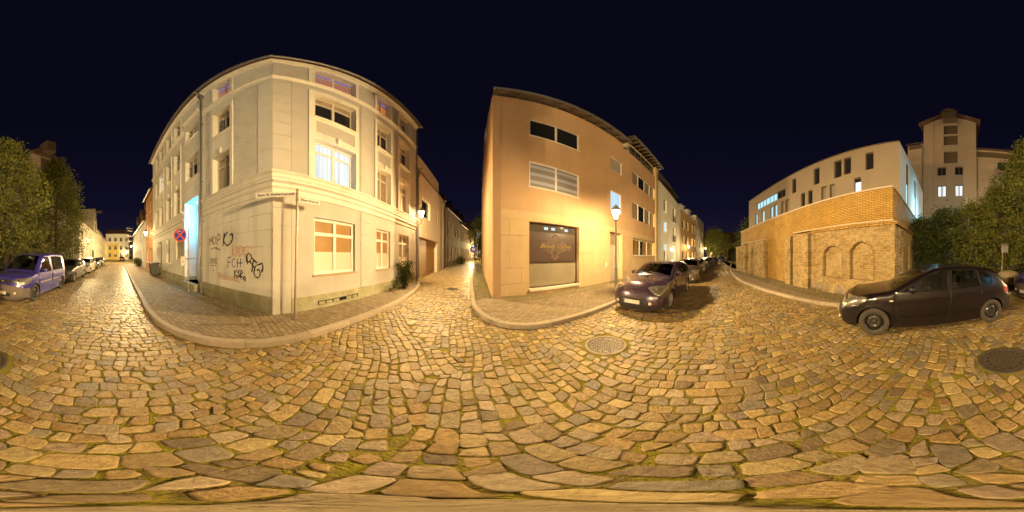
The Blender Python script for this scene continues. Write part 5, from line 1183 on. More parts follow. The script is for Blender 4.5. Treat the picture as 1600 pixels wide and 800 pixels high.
def make_car(spec, label, cat, name, paintm, loc, head, group=None, rim='steel', fine=True, bumper_m=None, front_style=None, plate=True, glassm=None, interior=True, rubm=None, scale=1.0):
    P = spec; L, Wd = P['L'], P['W']; hw = Wd/2; prof = P['prof']
    R = thing(name, label, cat, (loc[0], loc[1], 0), radians(90-head), group)
    cxl = L/2
    fill = .075
    # refine profile
    step = .042 if fine else .11
    pr = catmull(prof, step)
    def dist_prof(x, z):
        best = 9
        for i in range(len(pr)-1):
            (x0, z0), (x1, z1) = pr[i], pr[i+1]; dx, dz = x1-x0, z1-z0; l2 = dx*dx+dz*dz or 1e-9
            t = ((x-x0)*dx+(z-z0)*dz)/l2; t = 0 if t < 0 else 1 if t > 1 else t
            d = (x-x0-dx*t)**2+(z-z0-dz*t)**2
            if d < best: best = d
        return sqrt(best)
    Htop = max(z for _, z in prof); tumble = .30 if spec is not VAN else .16
    def halfw(x, z):
        (x0, z0), (x1, z1) = P['belt']; zb = z0+(z1-z0)*max(0, min(1, (x-x0)/(x1-x0)))
        w = hw
        if z > zb: w -= .012+tumble*(z-zb)+.08*(z-zb)**2
        else:
            w -= .012*(z/zb)**6
            k = (z-.62); w -= .05*max(0, -k)**1.2*1.4
            # shoulder crease
            w += .012*math.exp(-((z-(zb-.13))/.05)**2)
        if x < .75: w -= .22*((.75-x)/.75)**2.2
        if x > L-.75: w -= .14*((x-L+.75)/.75)**2.2
        for a in P['wx']:
            d = hypot(x-a, z-P['r']); 
            if d < P['r']+.13: w += .014*max(0, 1-(d-P['r']-.02)/.11) if d > P['r']+.02 else .014
        d = dist_prof(x, z)
        if d < fill: q = 1-d/fill; w -= fill*.9*(1-sqrt(max(0, 1-q*q)))
        return w
    # --- side outline with wheel arches
    zb_ = .20; ra = P['r']+.045
    out = list(pr)
    bot = []
    x_end = out[-1][0]
    for a in reversed(P['wx']):
        a0 = math.asin((P['r']-zb_-.01)/ra)
        for k in range(15):
            t = -a0+(pi+2*a0)*k/14; bot.append((a+ra*cos(t), P['r']+ra*sin(t)))
    out = out+bot
    verts = [Vector(p) for p in out]; n = len(verts); edges = [(i, (i+1) % n) for i in range(n)]
    polys = {}
    for nm in ('front', 'rear', 'quarter', 'd1', 'd2', 'head', 'tail'):
        pl = P[nm]
        if not pl: continue
        polys[nm] = pl
        if nm in ('front', 'rear', 'quarter', 'd1', 'd2', 'tail', 'head'):
            pl = [p for p in pl]
            i0 = len(verts); verts += [Vector(p) for p in pl]; edges += [(i0+i, i0+(i+1) % len(pl)) for i in range(len(pl))]
    g = .055 if fine else .13
    nx, nz = int(L/g), int(Htop/g)
    for i in range(nx):
        for j in range(nz):
            x, z = (i+.5*(j % 2))*g+.02, j*g+.2
            if pip(x, z, out) and min((x-p[0])**2+(z-p[1])**2 for p in out) > (g*.4)**2: verts.append(Vector((x, z)))
    vs, es, fs, *_ = delaunay_2d_cdt(verts, edges, [], 0, 1e-4)
    w = [halfw(p.x, p.y) for p in vs]
    parts = {}
    def put(nm, pts, faces):
        b = parts.setdefault(nm, LMB()); b.add(pts, faces)
    wz = [(cxl-p.x, w[i], p.y) for i, p in enumerate(vs)]
    bz = P.get('bumperz')
    groups = {}
    for f in fs:
        cx = sum(vs[i].x for i in f)/3; cz = sum(vs[i].y for i in f)/3
        if not pip(cx, cz, out): continue
        nm = 'body'
        for k, lab in (('front','front_glass'),('rear','rear_side_glass'),('quarter','quarter_glass'),('head','headlight'),('tail','tail_light'),('d1','door'),('d2','rear_door')):
            if k in polys and pip(cx, cz, polys[k]): nm = lab; break
        if bumper_m and nm == 'body' and (cz < .60 and cx < .52 or cz < .5 and cx > L-.45): nm = 'front_bumper' if cx < L/2 else 'rear_bumper'
        groups.setdefault(nm, []).append(f)
    for sgn in (1, -1):
        for nm, fl in groups.items():
            use = sorted(set(i for f in fl for i in f)); mp = {k: q for q, k in enumerate(use)}
            key = nm if nm in ('body', 'front_bumper', 'rear_bumper') else (nm, sgn)
            put(key, [(wz[i][0], wz[i][1]*sgn, wz[i][2]) for i in use], [tuple(mp[i] for i in (f if sgn < 0 else f[::-1])) for f in fl])
    # --- strip over the whole car
    NT = 24 if fine else 12
    ts = [-1+2*k/NT for k in range(NT+1)]
    m = len(pr); rows = []
    for i, (x, z) in enumerate(pr):
        a, c = pr[max(i-1, 0)], pr[min(i+1, m-1)]; dx, dz = c[0]-a[0], c[1]-a[1]; l = hypot(dx, dz) or 1; nxn, nzn = -dz/l, dx/l
        if nzn < 0 and nxn*(x-L/2) < 0: nxn, nzn = -nxn, -nzn
        we = halfw(x, z)
        if x < P['ws'][0]*.55 and z < P['headz'][1]: c0 = .17
        elif x < P['ws'][0]: c0 = .05+.12*max(0, 1-(x-.2)/.7) if x < .9 else .05
        elif x < P['ws'][1]: c0 = .085
        elif x < P['rg'][0]: c0 = .035
        else: c0 = .085
        row = []
        for t in ts:
            k = c0*(1-abs(t)**2.4); row.append((cxl-(x+nxn*k), t*we, z+nzn*k))
        rows.append(row)
    def surf(i, t):
        k = (t+1)/2*NT; a = min(int(k), NT-1); u = k-a; p, q = rows[i][a], rows[i][a+1]
        return tuple(p[j]+(q[j]-p[j])*u for j in range(3))
    strip = {}
    for i in range(m-1):
        x = (pr[i][0]+pr[i+1][0])/2; z = (pr[i][1]+pr[i+1][1])/2
        for k in range(NT):
            t = (ts[k]+ts[k+1])/2; nm = 'body'
            if P['ws'][0]+.03 < x < P['ws'][1] and abs(t) < .9: nm = 'windscreen'
            elif P['rg'][0] < x < P['rg'][1] and z > .9 and abs(t) < .84: nm = 'rear_window'
            elif x > L-.5 and P['tail'][0][1] < z < P['tail'][2][1] and abs(t) > .74: nm = ('tail_light', 1 if t > 0 else -1)
            elif x < .35 and front_style == 'smile' and .225+.10*t*t < z < .475 and abs(t) < .70: nm = 'grille'
            elif x < .4 and front_style == 'bar' and (.30 < z < .42 and abs(t) < .6 or P['headz'][0] < z < P['headz'][1]-.07 and abs(t) < .55): nm = 'air_intake' if z < .45 else 'grille'
            elif bumper_m and (x < .45 and z < .64 or x > L-.4 and z < .52): nm = 'front_bumper' if x < L/2 else 'rear_bumper'
            strip.setdefault(nm, []).append((i, k))
    for nm, fl in strip.items():
        use = {}; pts = []; fc = []
        for i, k in fl:
            q = []
            for a, c in ((i, k), (i+1, k), (i+1, k+1), (i, k+1)):
                if (a, c) not in use: use[(a, c)] = len(pts); pts.append(rows[a][c])
                q.append(use[(a, c)])
            fc.append(tuple(q))
        put(nm, pts, fc)
    def surf_z(z, t):
        """front surface point at height z, position t across"""
        for i in range(m-1):
            (x0, q0), (x1, q1) = pr[i], pr[i+1]
            if x1 < P['ws'][0] and q0 <= z <= q1 and q1 > q0:
                k = (z-q0)/(q1-q0); p, q = surf(i, t), surf(i+1, t); return tuple(p[j]+(q[j]-p[j])*k for j in range(3))
        return surf(0, t)
    for sgn in (1, -1):
        b = LMB(); na, nb = 12, 8; z0, z1 = P['headz']; vs_ = []
        for i in range(na+1):
            u = i/na                      # 0 inner end, 1 at the car's corner
            t = P.get('headt', .56)+(1.0-P.get('headt', .56))*u
            lo = z0+(z1-z0)*(.42*(1-u)**1.3+.10*(1-u)); hi = z0+(z1-z0)*(.62+.55*u**.8-.10*(1-u))
            for j in range(nb+1):
                p = surf_z(lo+(hi-lo)*j/nb, t*sgn); bul = .012*sin(pi*j/nb)**.5*(1 if u < .97 else .5); vs_.append((p[0]+bul+.002, p[1]+sgn*bul*.35, p[2]+bul*.25))
        b.add(vs_, [(i*(nb+1)+j, i*(nb+1)+j+1, (i+1)*(nb+1)+j+1, (i+1)*(nb+1)+j) for i in range(na) for j in range(nb)])
        hl = b.build('headlight', M_headl, R, smooth=True)
        z = (z0+z1)/2
        for t, r_ in ((.70, .045), (.86, .05)):
            p = surf_z(z+.02, t*sgn); b = LMB(); b.lathe([(r_,-.01),(r_*.9,.0),(r_*.7,-.004)], (0,0,0), 14); b.v = [(p[0]+.018+v[2], p[1]+v[0], p[2]+v[1]) for v in b.v]; b.build('reflector', M_chrome, hl)
    gm = glassm or M_glass
    mats = dict(body=paintm, front_bumper=bumper_m or paintm, rear_bumper=bumper_m or paintm, air_intake=M_trimk, windscreen=gm, rear_window=gm, grille=M_trimk, front_glass=gm, rear_side_glass=gm, quarter_glass=gm, headlight=M_headl, tail_light=M_taill, door=paintm, rear_door=paintm)
    nice = dict(front_glass='side_window', rear_side_glass='side_window', quarter_glass='side_window', rear_door='door')
    doors = {}
    order = sorted(parts, key=lambda k: 0 if k == 'body' else 1 if (isinstance(k, tuple) and 'door' in k[0]) else 2)
    for key in order:
        nm = key if isinstance(key, str) else key[0]
        par = R
        if nm == 'front_glass': par = doors.get(('door', key[1]), R)
        if nm == 'rear_side_glass': par = doors.get(('rear_door', key[1]), R)
        o = parts[key].build(nice.get(nm, nm), mats[nm], par, smooth=True, merge=True)
        if 'door' in nm: doors[key] = o
    # --- seams, handles, mirrors
    def on(x, z, sgn, lift=.003): return (cxl-x, sgn*(halfw(x, z)+lift), z)
    for sgn in (1, -1):
        b = LMB()
        for sm in P['seam']:
            q = catmull(sm, .08); b.tube([on(x, z, sgn, .0005) for x, z in q], (.006 if fine else .0055), 4)
        for nm in ('front', 'rear', 'quarter'):
            if P[nm]:
                q = P[nm]+[P[nm][0]]; b.tube([on(x, z, sgn, .001) for x, z in q], .013, 4)
        b.build('window_seal', M_seal, R)
    if rubm:
        for sgn in (1, -1):
            for x0, x1 in ((P['d1'][1][0]+.1, P['d1'][4][0]-.05), (P['d2'][1][0]+.04, P['d2'][1][0]+.70)):
                q = [x0+(x1-x0)*k/8 for k in range(9)]
                b = LMB(); b.add([on(x, P['rub'][0], sgn, .004) for x in q]+[on(x, P['rub'][1], sgn, .010) for x in q], [(k, k+1, 9+k+1, 9+k) for k in range(8)]); b.build('rubbing_strip', rubm, R)
    for sgn in (1, -1):
        for k, (hx, hz) in enumerate(P['handles']):
            par = doors.get((('door', 'rear_door')[k], sgn), R); b = LMB(); p = on(hx, hz, sgn, .012); b.obox(p, (.20,.028,.034)); b.obox((p[0]+.0,p[1]-.008*sgn,p[2]-.018), (.15,.02,.03)); b.build('handle', paintm, par, bevel=.008)
        mx, mz = P['mirror']; p = on(mx, mz, sgn, .10); b = LMB()
        b.lathe([(.0,-.115),(.055,-.10),(.085,-.05),(.09,.02),(.075,.08),(.04,.11),(0,.115)], (0,0,0), 12, axis='y')
        b.v = [(p[0]+v[0]*.75-.02, p[1]+v[1]*.95, p[2]+.055+v[2]*.95) for v in b.v]
        b.tube([on(mx, mz-.01, sgn, -.01), (p[0], p[1]-.02*sgn, p[2]+.0)], .022, 6); b.build('wing_mirror', paintm, R, smooth=True)
        b = LMB(); q = on(1.22, .80 if spec is not VAN else .86, sgn, .004); b.obox(q, (.075,.012,.03)); b.build('side_indicator', M_indic, R, bevel=.004)
    # --- wheels
    r = P['r']
    for a in P['wx']:
        for sgn in (1, -1):
            wh = bpy.data.objects.new('wheel', None); COL.objects.link(wh); wh.parent = R; wh.location = (cxl-a, sgn*(hw-.115), r); wh.empty_display_size = .1
            b = LMB(); b.lathe([(r*.66,-.09),(r*.70,-.10),(r*.93,-.105),(r*.985,-.085),(r,-.06),(r,.06),(r*.985,.085),(r*.93,.105),(r*.70,.10),(r*.66,.09)], n=32 if fine else 18, axis='y', cap=False); b.build('tyre', M_tyre, wh, smooth=True)
            b = LMB(); s_ = sgn
            b.lathe([(r*.67,s_*.092),(r*.62,s_*.095),(r*.60,s_*.05),(r*.58,-s_*.02)], n=28, axis='y', cap=False)
            if rim == 'steel':
                b.lathe([(r*.58,s_*.03),(r*.50,s_*.045),(r*.40,s_*.075),(r*.30,s_*.08),(r*.22,s_*.05),(r*.14,s_*.06),(0,s_*.065)], n=28, axis='y', cap=False)
            else:
                b.lathe([(r*.58,-s_*.02),(0,-s_*.02)], n=20, axis='y', mi=1, cap=False)
                for k in range(5 if rim == 'alloy' else 7):
                    t = k*2*pi/(5 if rim == 'alloy' else 7)+.3; c_, s2 = cos(t), sin(t)
                    b.add([(c_*r*.12-s2*.028, s_*.07, s2*r*.12+c_*.028),(c_*r*.12+s2*.028, s_*.07, s2*r*.12-c_*.028),(c_*r*.61+s2*.022, s_*.085, s2*r*.61-c_*.022),(c_*r*.61-s2*.022, s_*.085, s2*r*.61+c_*.022),
                           (c_*r*.12-s2*.03, s_*.03, s2*r*.12+c_*.03),(c_*r*.12+s2*.03, s_*.03, s2*r*.12-c_*.03),(c_*r*.61+s2*.03, s_*.04, s2*r*.61-c_*.03),(c_*r*.61-s2*.03, s_*.04, s2*r*.61+c_*.03)], [(0,1,2,3),(0,3,7,4),(1,2,6,5)])
                b.lathe([(r*.17,s_*.05),(r*.15,s_*.08),(0,s_*.085)], n=14, axis='y', cap=False)
            if rim == 'steel':
                for k in range(14): t = k*2*pi/14; b.lathe([(.014,s_*.062),(0,s_*.063)], (cos(t)*r*.475, 0, sin(t)*r*.475), 8, axis='y', mi=1)
                for k in range(5): t = k*2*pi/5; b.lathe([(.012,s_*.075),(.010,s_*.09),(0,s_*.091)], (cos(t)*r*.21, 0, sin(t)*r*.21), 6, axis='y', mi=1)
            b.build('rim', [M_rimst if rim == 'steel' else M_rimal, M_under], wh, smooth=(rim == 'steel'))
    # --- underside and cabin
    b = LMB(); b.box(-cxl+.35, cxl-.35, -hw+.22, hw-.22, .17, .42); b.box(-cxl+.8, cxl-1.2, -hw+.10, hw-.10, .24, .45); b.build('underbody', M_under, R)
    if interior:
        van = spec is VAN; zs = .12 if van else 0
        for fx, ys in ((2.35, (-.37, .37)), (3.1, (-.42, 0, .42))):
            for y in ys:
                b = LMB(); b.obox((cxl-fx-.02, y, .52+zs), (.48,.46,.16)); b.obox((cxl-fx-.30, y, .80+zs), (.13,.44,.56), tilt=0); b.obox((cxl-fx-.33, y, 1.17+zs), (.09,.24,.17)); b.tube([(cxl-fx-.33, y-.06, 1.05+zs),(cxl-fx-.33, y-.06, 1.12+zs)], .012, 4)
                b.build('seat', M_seat, R, bevel=.03)
        b = LMB(); b.box(cxl-P['ws'][0]-.62, cxl-P['ws'][0]-.14, -hw+.16, hw-.16, .60, .90+zs); b.build('dashboard', M_trimk, R, bevel=.04)
        b = LMB(); n = 18; c = (cxl-P['ws'][0]-.78, .37, .98+zs); b.tube([(c[0]+.07*cos(2*pi*k/n)*-.6, c[1]+.18*sin(2*pi*k/n), c[2]+.17*cos(2*pi*k/n)) for k in range(n+1)], .016, 6); b.build('steering_wheel', M_trimk, R)
    # --- plate, fog lamps, emblem
    ip = min(range(m), key=lambda i: abs(pr[i][1]-.40)+(pr[i][0] > 1)*9)
    if plate:
        p = surf(ip, .0); b = LMB(); b.obox((p[0]+.018, 0, .40), (.016,.52,.112)); pl = b.build('number_plate', M_plate, R, bevel=.004)
        b = LMB(); b.obox((p[0]+.0275, -.235 if True else 0, .40), (.002,.045,.10)); b.build('blue_band', M_eu, pl)
        ir = min(range(m), key=lambda i: abs(pr[i][1]-.72)+(pr[i][0] < L-1)*9); p = surf(ir, 0); b = LMB(); b.obox((p[0]-.02, 0, .74), (.016,.52,.112)); b.build('number_plate', M_plate, R, bevel=.004)
    for sgn in (1, -1):
        i2 = min(range(m), key=lambda i: abs(pr[i][1]-(.33 if spec is not VAN else .42))+(pr[i][0] > 1)*9); p = surf(i2, sgn*.80); b = LMB(); b.lathe([(.058,-.02),(.055,.012),(.03,.02),(0,.022)], (0,0,0), 14, axis='z'); b.v = [(p[0]+v[2], p[1]+v[0], p[2]+v[1]*.8) for v in b.v]; b.build('fog_lamp', M_indic, R, smooth=True)
    if front_style:
        ie = min(range(m), key=lambda i: abs(pr[i][1]-(.565 if spec is SPORT else .76))+(pr[i][0] > 1)*9); p = surf(ie, 0); b = LMB(); n = 20
        rx, rz_ = (.075,.058) if spec is SPORT else (.06,.06)
        b.tube([(p[0]+.016, rx*sin(2*pi*k/n), p[2]+rz_*cos(2*pi*k/n)) for k in range(n+1)], .008, 5)
        if spec is SPORT: b.tube([(p[0]+.018,-.065,p[2]+.01),(p[0]+.018,-.03,p[2]+.022),(p[0]+.02,0,p[2]-.018),(p[0]+.018,.03,p[2]+.022),(p[0]+.018,.065,p[2]+.01)], .007, 5)
        else: b.tube([(p[0]+.018,-.04,p[2]+.038),(p[0]+.018,-.015,p[2]-.04),(p[0]+.018,0,p[2]+.01),(p[0]+.018,.015,p[2]-.04),(p[0]+.018,.04,p[2]+.038)], .006, 5)
        b.build('emblem', M_chrome, R)
        # wipers
        iw = min(range(m), key=lambda i: abs(pr[i][0]-P['ws'][0]-.05))
        for y0, y1, d in ((.45,-.12,7),(-.10,-.62,5)):
            a, c = surf(iw, y0/ .8), surf(min(iw+ (2 if fine else 1), m-1), y1/.8); b = LMB(); b.tube([(a[0]+.01,a[1],a[2]+.02),(c[0]+.01,c[1],c[2]+.022)], .009, 4); b.build('wiper', M_trimk, R)
    return R
# nearest three cars
P_blk = mat('black_paint_coat', (.007,.004,.005), .32, spec=.3, coat=.45)
P_pur = paint('purple_paint', (.058,.034,.064), rough=.25, metal=.35)
P_blue = paint('violet_blue_paint', (.038,.027,.235), rough=.35, metal=.2)
M_gbump = mat('grey_bumper_plastic', (.125,.10,.082), .65, spec=.35)
M_yrub = mat('pale_rub_strip', (.42,.32,.14), .6)
make_car(HATCH, 'black five door hatchback with steel wheels before the old brick wall', 'car', 'parked_car', P_blk, (2.33,-3.44), 43, rim='steel', rubm=P_blk)
mz = make_car(SPORT, 'dark purple hatchback with a smiling grille parked nose first by the lamp post', 'car', 'parked_car', P_pur, (5.22,4.06), 253, rim='alloy', front_style='smile')
b = LMB(); b.obox((1.02,-.36,1.06), (.16,.10,.004), rz=.2); b.v = [(v[0], v[1], v[2]+(v[0]-1.0)*-.5) for v in b.v]; b.build('windscreen_note', mat('blue_note', (.25,.45,.60), .6), mz)
make_car(VAN, 'violet blue panel van with grey bumper and pale rub strip under the trees', 'van', 'parked_van', P_blue, (-1.55,-7.43), 43, rim='steel', front_style='bar', bumper_m=M_gbump, rubm=M_yrub)
# cars along the kerb on the right
pal = dict(dark=paint('charcoal_paint', (.045,.035,.032)), silver=paint('silver_paint', (.36,.32,.27)), white=paint('white_paint', (.62,.57,.50), metal=.05), brown=paint('brown_grey_paint', (.10,.075,.06)), navy=paint('navy_paint', (.045,.045,.13)), grey=paint('grey_car_paint', (.17,.15,.13)))
GR = 'cars parked along the kerb of the right street'
right = [(10.55,5.55,251,HATCH,'brown','brownish dark hatchback parked second in the right row, behind the purple hatchback'),(15.9,7.25,252,SPORT,'silver','silver hatchback parked third in the right row'),(21.1,8.75,254,HATCH,'dark','dark hatchback parked fourth in the right row'),(26.2,9.95,257,SPORT,'grey','grey hatchback parked fifth in the right row'),(31.3,11.0,259,HATCH,'dark','charcoal hatchback parked last in the right row'),(42.5,12.6,262,HATCH,'navy','navy hatchback parked by the white delivery van at the street end')]
for x, y, h, sp, c, lab in right: make_car(sp, lab, 'car', 'parked_car', pal[c], (x, y), h, GR, rim='alloy', fine=(x < 12), front_style='bar', interior=x < 24)
make_car(VAN, 'white delivery van at the far end of the right street', 'van', 'parked_van', pal['white'], (49.5,14.0), 255, rim='alloy', fine=False, front_style='bar', interior=False, scale=1)
GL = 'cars parked along the kerb of the left street'
left = [(-4.95,-11.05,SPORT,'dark','charcoal hatchback parked directly behind the violet blue van'),(-8.6,-15.0,HATCH,'white','white hatchback parked second behind the blue van'),(-12.2,-18.9,SPORT,'brown','brownish hatchback parked behind the white hatchback'),(-15.8,-22.8,HATCH,'dark','dark hatchback last in the row on the left street')]
for x, y, sp, c, lab in left: make_car(sp, lab, 'car', 'parked_car', pal[c], (x, y), 43, GL, rim='alloy', fine=(y > -16), front_style='bar', interior=y > -20)
make_car(HATCH, 'small dark car standing at the far end of the left street', 'car', 'parked_car', pal['dark'], (-39.5,-42.5), 225, rim='alloy', fine=False, front_style='bar', interior=False)
make_car(SPORT, 'silver car crossing the far end of the alley', 'car', 'parked_car', pal['silver'], (-11.6,46.0), 95, rim='alloy', fine=False, interior=False)
bpy.data.objects[[o.name for o in bpy.data.objects if o.get('label') == 'silver car crossing the far end of the alley'][0]].location.z = .78
# ------------------------------------------------------------------ trees, shrubs
M_bark = mat('bark', (.085,.062,.04), .95, (.05,.037,.025), 9, bump=1, bs=30, bdist=.03)
M_leaf = islandmat('linden_leaves', [(.08,.09,.013),(.125,.125,.02),(.055,.068,.013),(.17,.15,.022),(.10,.105,.02)], .6, bump=0, noise_amt=0, spec=.25, trans=.3)
M_leafd = islandmat('shrub_leaves', [(.05,.068,.016),(.075,.088,.02),(.038,.054,.014),(.10,.10,.022)], .6, bump=0, noise_amt=0, spec=.25, trans=.3)
def leaves(name, pts, size, m, parent, rg, flat=.5):
    V = []; F = []
    for p in pts:
        a = Vector((rg.gauss(0,1), rg.gauss(0,1), rg.gauss(0,1)*flat)).normalized(); c = a.orthogonal().normalized(); c = (c*cos(rg.random()*6.28)+a.cross(c)*sin(rg.random()*6.28)).normalized(); e_ = a.cross(c)
        s = size*rg.uniform(.6, 1.25); i = len(V)
        for q in (-c*s*.55, e_*s*.33+a*s*.08, c*s*.6, -e_*s*.33+a*s*.08): V.append(tuple(p+q))
        F += [(i, i+1, i+2), (i, i+2, i+3)]
    off = Vector((0,0,0)); q = parent
    while q is not None: off += q.location; q = q.parent
    me = bpy.data.meshes.new(name); me.from_pydata([(v[0]-off.x, v[1]-off.y, v[2]-off.z) for v in V], [], F); me.materials.append(m); me.update()
    o = bpy.data.objects.new(name, me); COL.objects.link(o); o.parent = parent; return o
def crown_pts(c, h0, h1, rad, rg, nclump, per, shape, spread=.34, squash=1.0):
    pts = []; tips = []
    for k in range(nclump):
        u = rg.random()**.85; z = h0+(h1-h0)*u; r = rad*shape(u)*squash; a = rg.random()*2*pi; q = sqrt(rg.uniform(.12, 1.0))
        wob = 1+.18*sin(a*3+u*5+c[0])+.12*sin(a*5-u*9)
        p = Vector((c[0]+cos(a)*r*q*wob, c[1]+sin(a)*r*q*wob, z)); tips.append(p)
        sp = spread*rg.uniform(.6, 1.3)
        for j in range(int(per*rg.uniform(.6, 1.3))):
            pts.append(p+Vector((rg.gauss(0, sp), rg.gauss(0, sp), rg.gauss(0, sp*.75)-.1*sp)))
    return pts, tips
def tree(label, c, h, rad, h0, nclump, per, lsize, m, shape, name='tree', cat='tree', group=None, trunk=.16, seed=1, limbs=26, crown_name='crown', spread=.34):
    rg = random.Random(seed); z0 = .08
    R = thing(name, label, cat, (c[0], c[1], z0), group=group)
    pts, tips = crown_pts(c, h0, h, rad, rg, nclump, per, shape, spread)
    b = MB()
    top = h0+(h-h0)*.75
    if trunk: b.tube([(c[0], c[1], z0-.1), (c[0]+.03, c[1], h0*.5+.3), (c[0]-.02, c[1]+.03, h0+(h-h0)*.35), (c[0], c[1], top)], [trunk*1.25, trunk, trunk*.7, trunk*.15], 9)
    for p in rg.sample(tips, min(limbs, len(tips))):
        zz = max(z0+.1, min(p.z-.3*hypot(p.x-c[0], p.y-c[1])-.1, top)); a = Vector((c[0], c[1], zz)); mid = a.lerp(p, .5)+Vector((0,0,.08)); t = max(.02, trunk*.35)
        b.tube([a, mid, p], [t, t*.6, t*.2], 5)
    b.build('trunk' if trunk > .05 else 'stems', M_bark, R, smooth=True)
    leaves(crown_name, pts, lsize, m, R, rg); return R
cone = lambda u: (.55+.45*min(1, u/.25))*(1-max(0, (u-.25)/.75)**1.7)**.75 if u > 0 else .55
oval = lambda u: max(.05, sin(pi*min(.98, max(.03, u*.92+.06))))**.6
GT = 'trees behind the parked cars'
tree('broad linden tree with yellowish leaves behind the front of the blue van', (-.45,-11.3), 11.0, 3.25, .9, 560, 66, .135, M_leaf, cone, 'linden_tree', 'tree', GT, seed=3, spread=.30)
tree('tall dense linden tree behind the rear of the blue van', (-5.35,-15.0), 12.0, 2.95, 1.0, 560, 66, .15, M_leaf, cone, 'linden_tree', 'tree', GT, seed=4, spread=.33)
0 and tree('smaller leafy tree filling the gap left of the gabled house', (-11.6,-20.6), 8.6, 2.2, 1.2, 240, 50, .17, M_leaf, oval, 'young_linden_tree', 'tree', GT, seed=9, spread=.42)
GS = 'shrubs behind the black hatchback'
for k, (x, y, h, r, lab) in enumerate(((5.75,-8.0,3.9,1.25,'dense green shrub right beside the end of the old brick wall'),(4.55,-8.9,4.5,1.5,'dark dense shrub in the middle behind the black hatchback roof'),(3.1,-9.7,5.0,1.5,'taller shrub behind the rear window of the black hatchback'),(1.75,-11.0,6.6,1.7,'tall loose shrub next to the broad linden tree'))):
    tree(lab, (x, y), h, r, .25, 190+40*(k > 1), 60, .12, M_leafd if k < 2 else M_leaf, oval, 'shrub', 'shrub', GS, trunk=.04, seed=20+k, limbs=20, crown_name='foliage', spread=.24)
tree('big round tree at the far end of the right street', (47.5,15.9), 9.6, 4.2, 2.2, 260, 50, .32, M_leaf, oval, 'round_tree', 'tree', trunk=.25, seed=31, spread=.6)
tree('tree top looking over the far end of the old brick wall', (24.5,2.6), 7.2, 1.7, 1.2, 150, 50, .22, M_leafd, oval, 'round_tree', 'tree', trunk=.15, seed=32, spread=.4)
tree('dark tree behind the long side wall of the orange building', (-5.2,27.5), 8.6, 1.7, 1.0, 170, 45, .2, M_leafd, oval, 'alley_tree', 'tree', trunk=.15, seed=33, spread=.4)
iv = thing('ivy_wall', 'ivy covered garden wall at the end of the right street', 'wall', (57.5,10.5,0))
b = MB(Fr(57.5,10.5,155)); b.box(-4,5,-.4,0,0,4.4); b.build('wall', MATS['dark_brick'], iv)
leaves('ivy', [Vector(Fr(57.5,10.5,155)((random.uniform(-4,5), abs(random.gauss(0,.12)), random.uniform(.1,4.7)))) for _ in range(3500)], .3, M_leafd, iv, random.Random(2))
# shrub at the foot of the corner building
rg = random.Random(41); sc_ = FR_((6.35,.42,0))
SH = thing('climbing_shrub', 'bushy green shrub growing at the foot of the cream corner building by the alley lamp', 'shrub', (sc_[0], sc_[1], .1))
pts, tips = [], []
for k in range(46):
    u = rg.random()**1.2; z = .16+1.2*u; s = 6.15+rg.gauss(0,.46)*(1.2-.55*u)+(.45*u if rg.random() < .5 else -.05); oo = .40+abs(rg.gauss(0,.2))*(1-.5*u)-.12
    p = Vector(FR_((s, max(.1, oo), z))); tips.append(p)
    for j in range(36): pts.append(p+Vector((rg.gauss(0,.09), rg.gauss(0,.09), rg.gauss(0,.08))))
for k in range(5):
    s = 5.6+k*.45; 
    for j in range(26): pts.append(Vector(FR_((s+rg.gauss(0,.08), .2+abs(rg.gauss(0,.06)), .15+rg.random()*(.5 if k != 2 else 1.9)))))
b = MB()
for p in tips[::2]: q = FR_((6.35+rg.gauss(0,.1), .32, .08)); b.tube([q, Vector(q).lerp(p,.5)+Vector((0,0,.1)), p], [.014,.01,.005], 4)
b.build('stems', M_bark, SH); leaves('foliage', pts, .085, M_leafd, SH, rg)
# alley planter bush
q = F1((6.5,.5,0)); tree('low bush before the brown alley house', (q[0], q[1]), 1.1+zg(*q[:2]), .7, .3, 40, 40, .12, M_leafd, oval, 'low_bush', 'shrub', trunk=.03, seed=51, limbs=8, crown_name='foliage', spread=.2)
for k, s in enumerate((-22.5,-26.0)):
    q = FL((s,.45,0)); tree(['small potted bush in front of the white dormer house','low potted bush further along the white dormer house'][k], (q[0], q[1]), 1.2, .5, .3, 30, 36, .12, M_leafd, oval, 'potted_bush', 'shrub', 'bushes before the white dormer house', trunk=.03, seed=61+k, limbs=6, crown_name='foliage', spread=.16)

# ------------------------------------------------------------------ lamps
M_lamp = lantern_glass('lamp_glass', (1.0,.82,.45), 7)
M_post = mat('lamp_post_paint', (.26,.21,.15), .5, (.32,.26,.18), 12, metal=.2)
def lantern(root, p, s=1.0):
    b = MB(); x, y, z = p
    b.lathe([(.02,-.42*s),(.05*s,-.40*s),(.07*s,-.34*s),(.19*s,.0),(.20*s,.03*s)], p, 8); g = b.build('lamp_glass', M_lamp, root)
    b = MB(); b.lathe([(.23*s,.03*s),(.24*s,.06*s),(.14*s,.17*s),(.10*s,.19*s),(.09*s,.25*s),(.03*s,.29*s),(.0,.36*s)], p, 12); b.build('lamp_cap', M_post, root)
    b = MB()
    for k in range(4):
        a = pi/4+k*pi/2; b.tube([(x+.075*s*cos(a), y+.075*s*sin(a), z-.35*s), (x+.205*s*cos(a), y+.205*s*sin(a), z+.03*s)], .008*s, 4)
    b.lathe([(.03*s,-.47*s),(.09*s,-.44*s),(.09*s,-.40*s)], p, 10); b.build('lamp_frame', M_post, root)
LE = 30*LAMP_POWER
lp = (4.29, 5.79)
LPB = thing('street_lamp', 'tall lit street lamp with a lantern in front of the salon building door', 'street lamp', (*lp, .1))
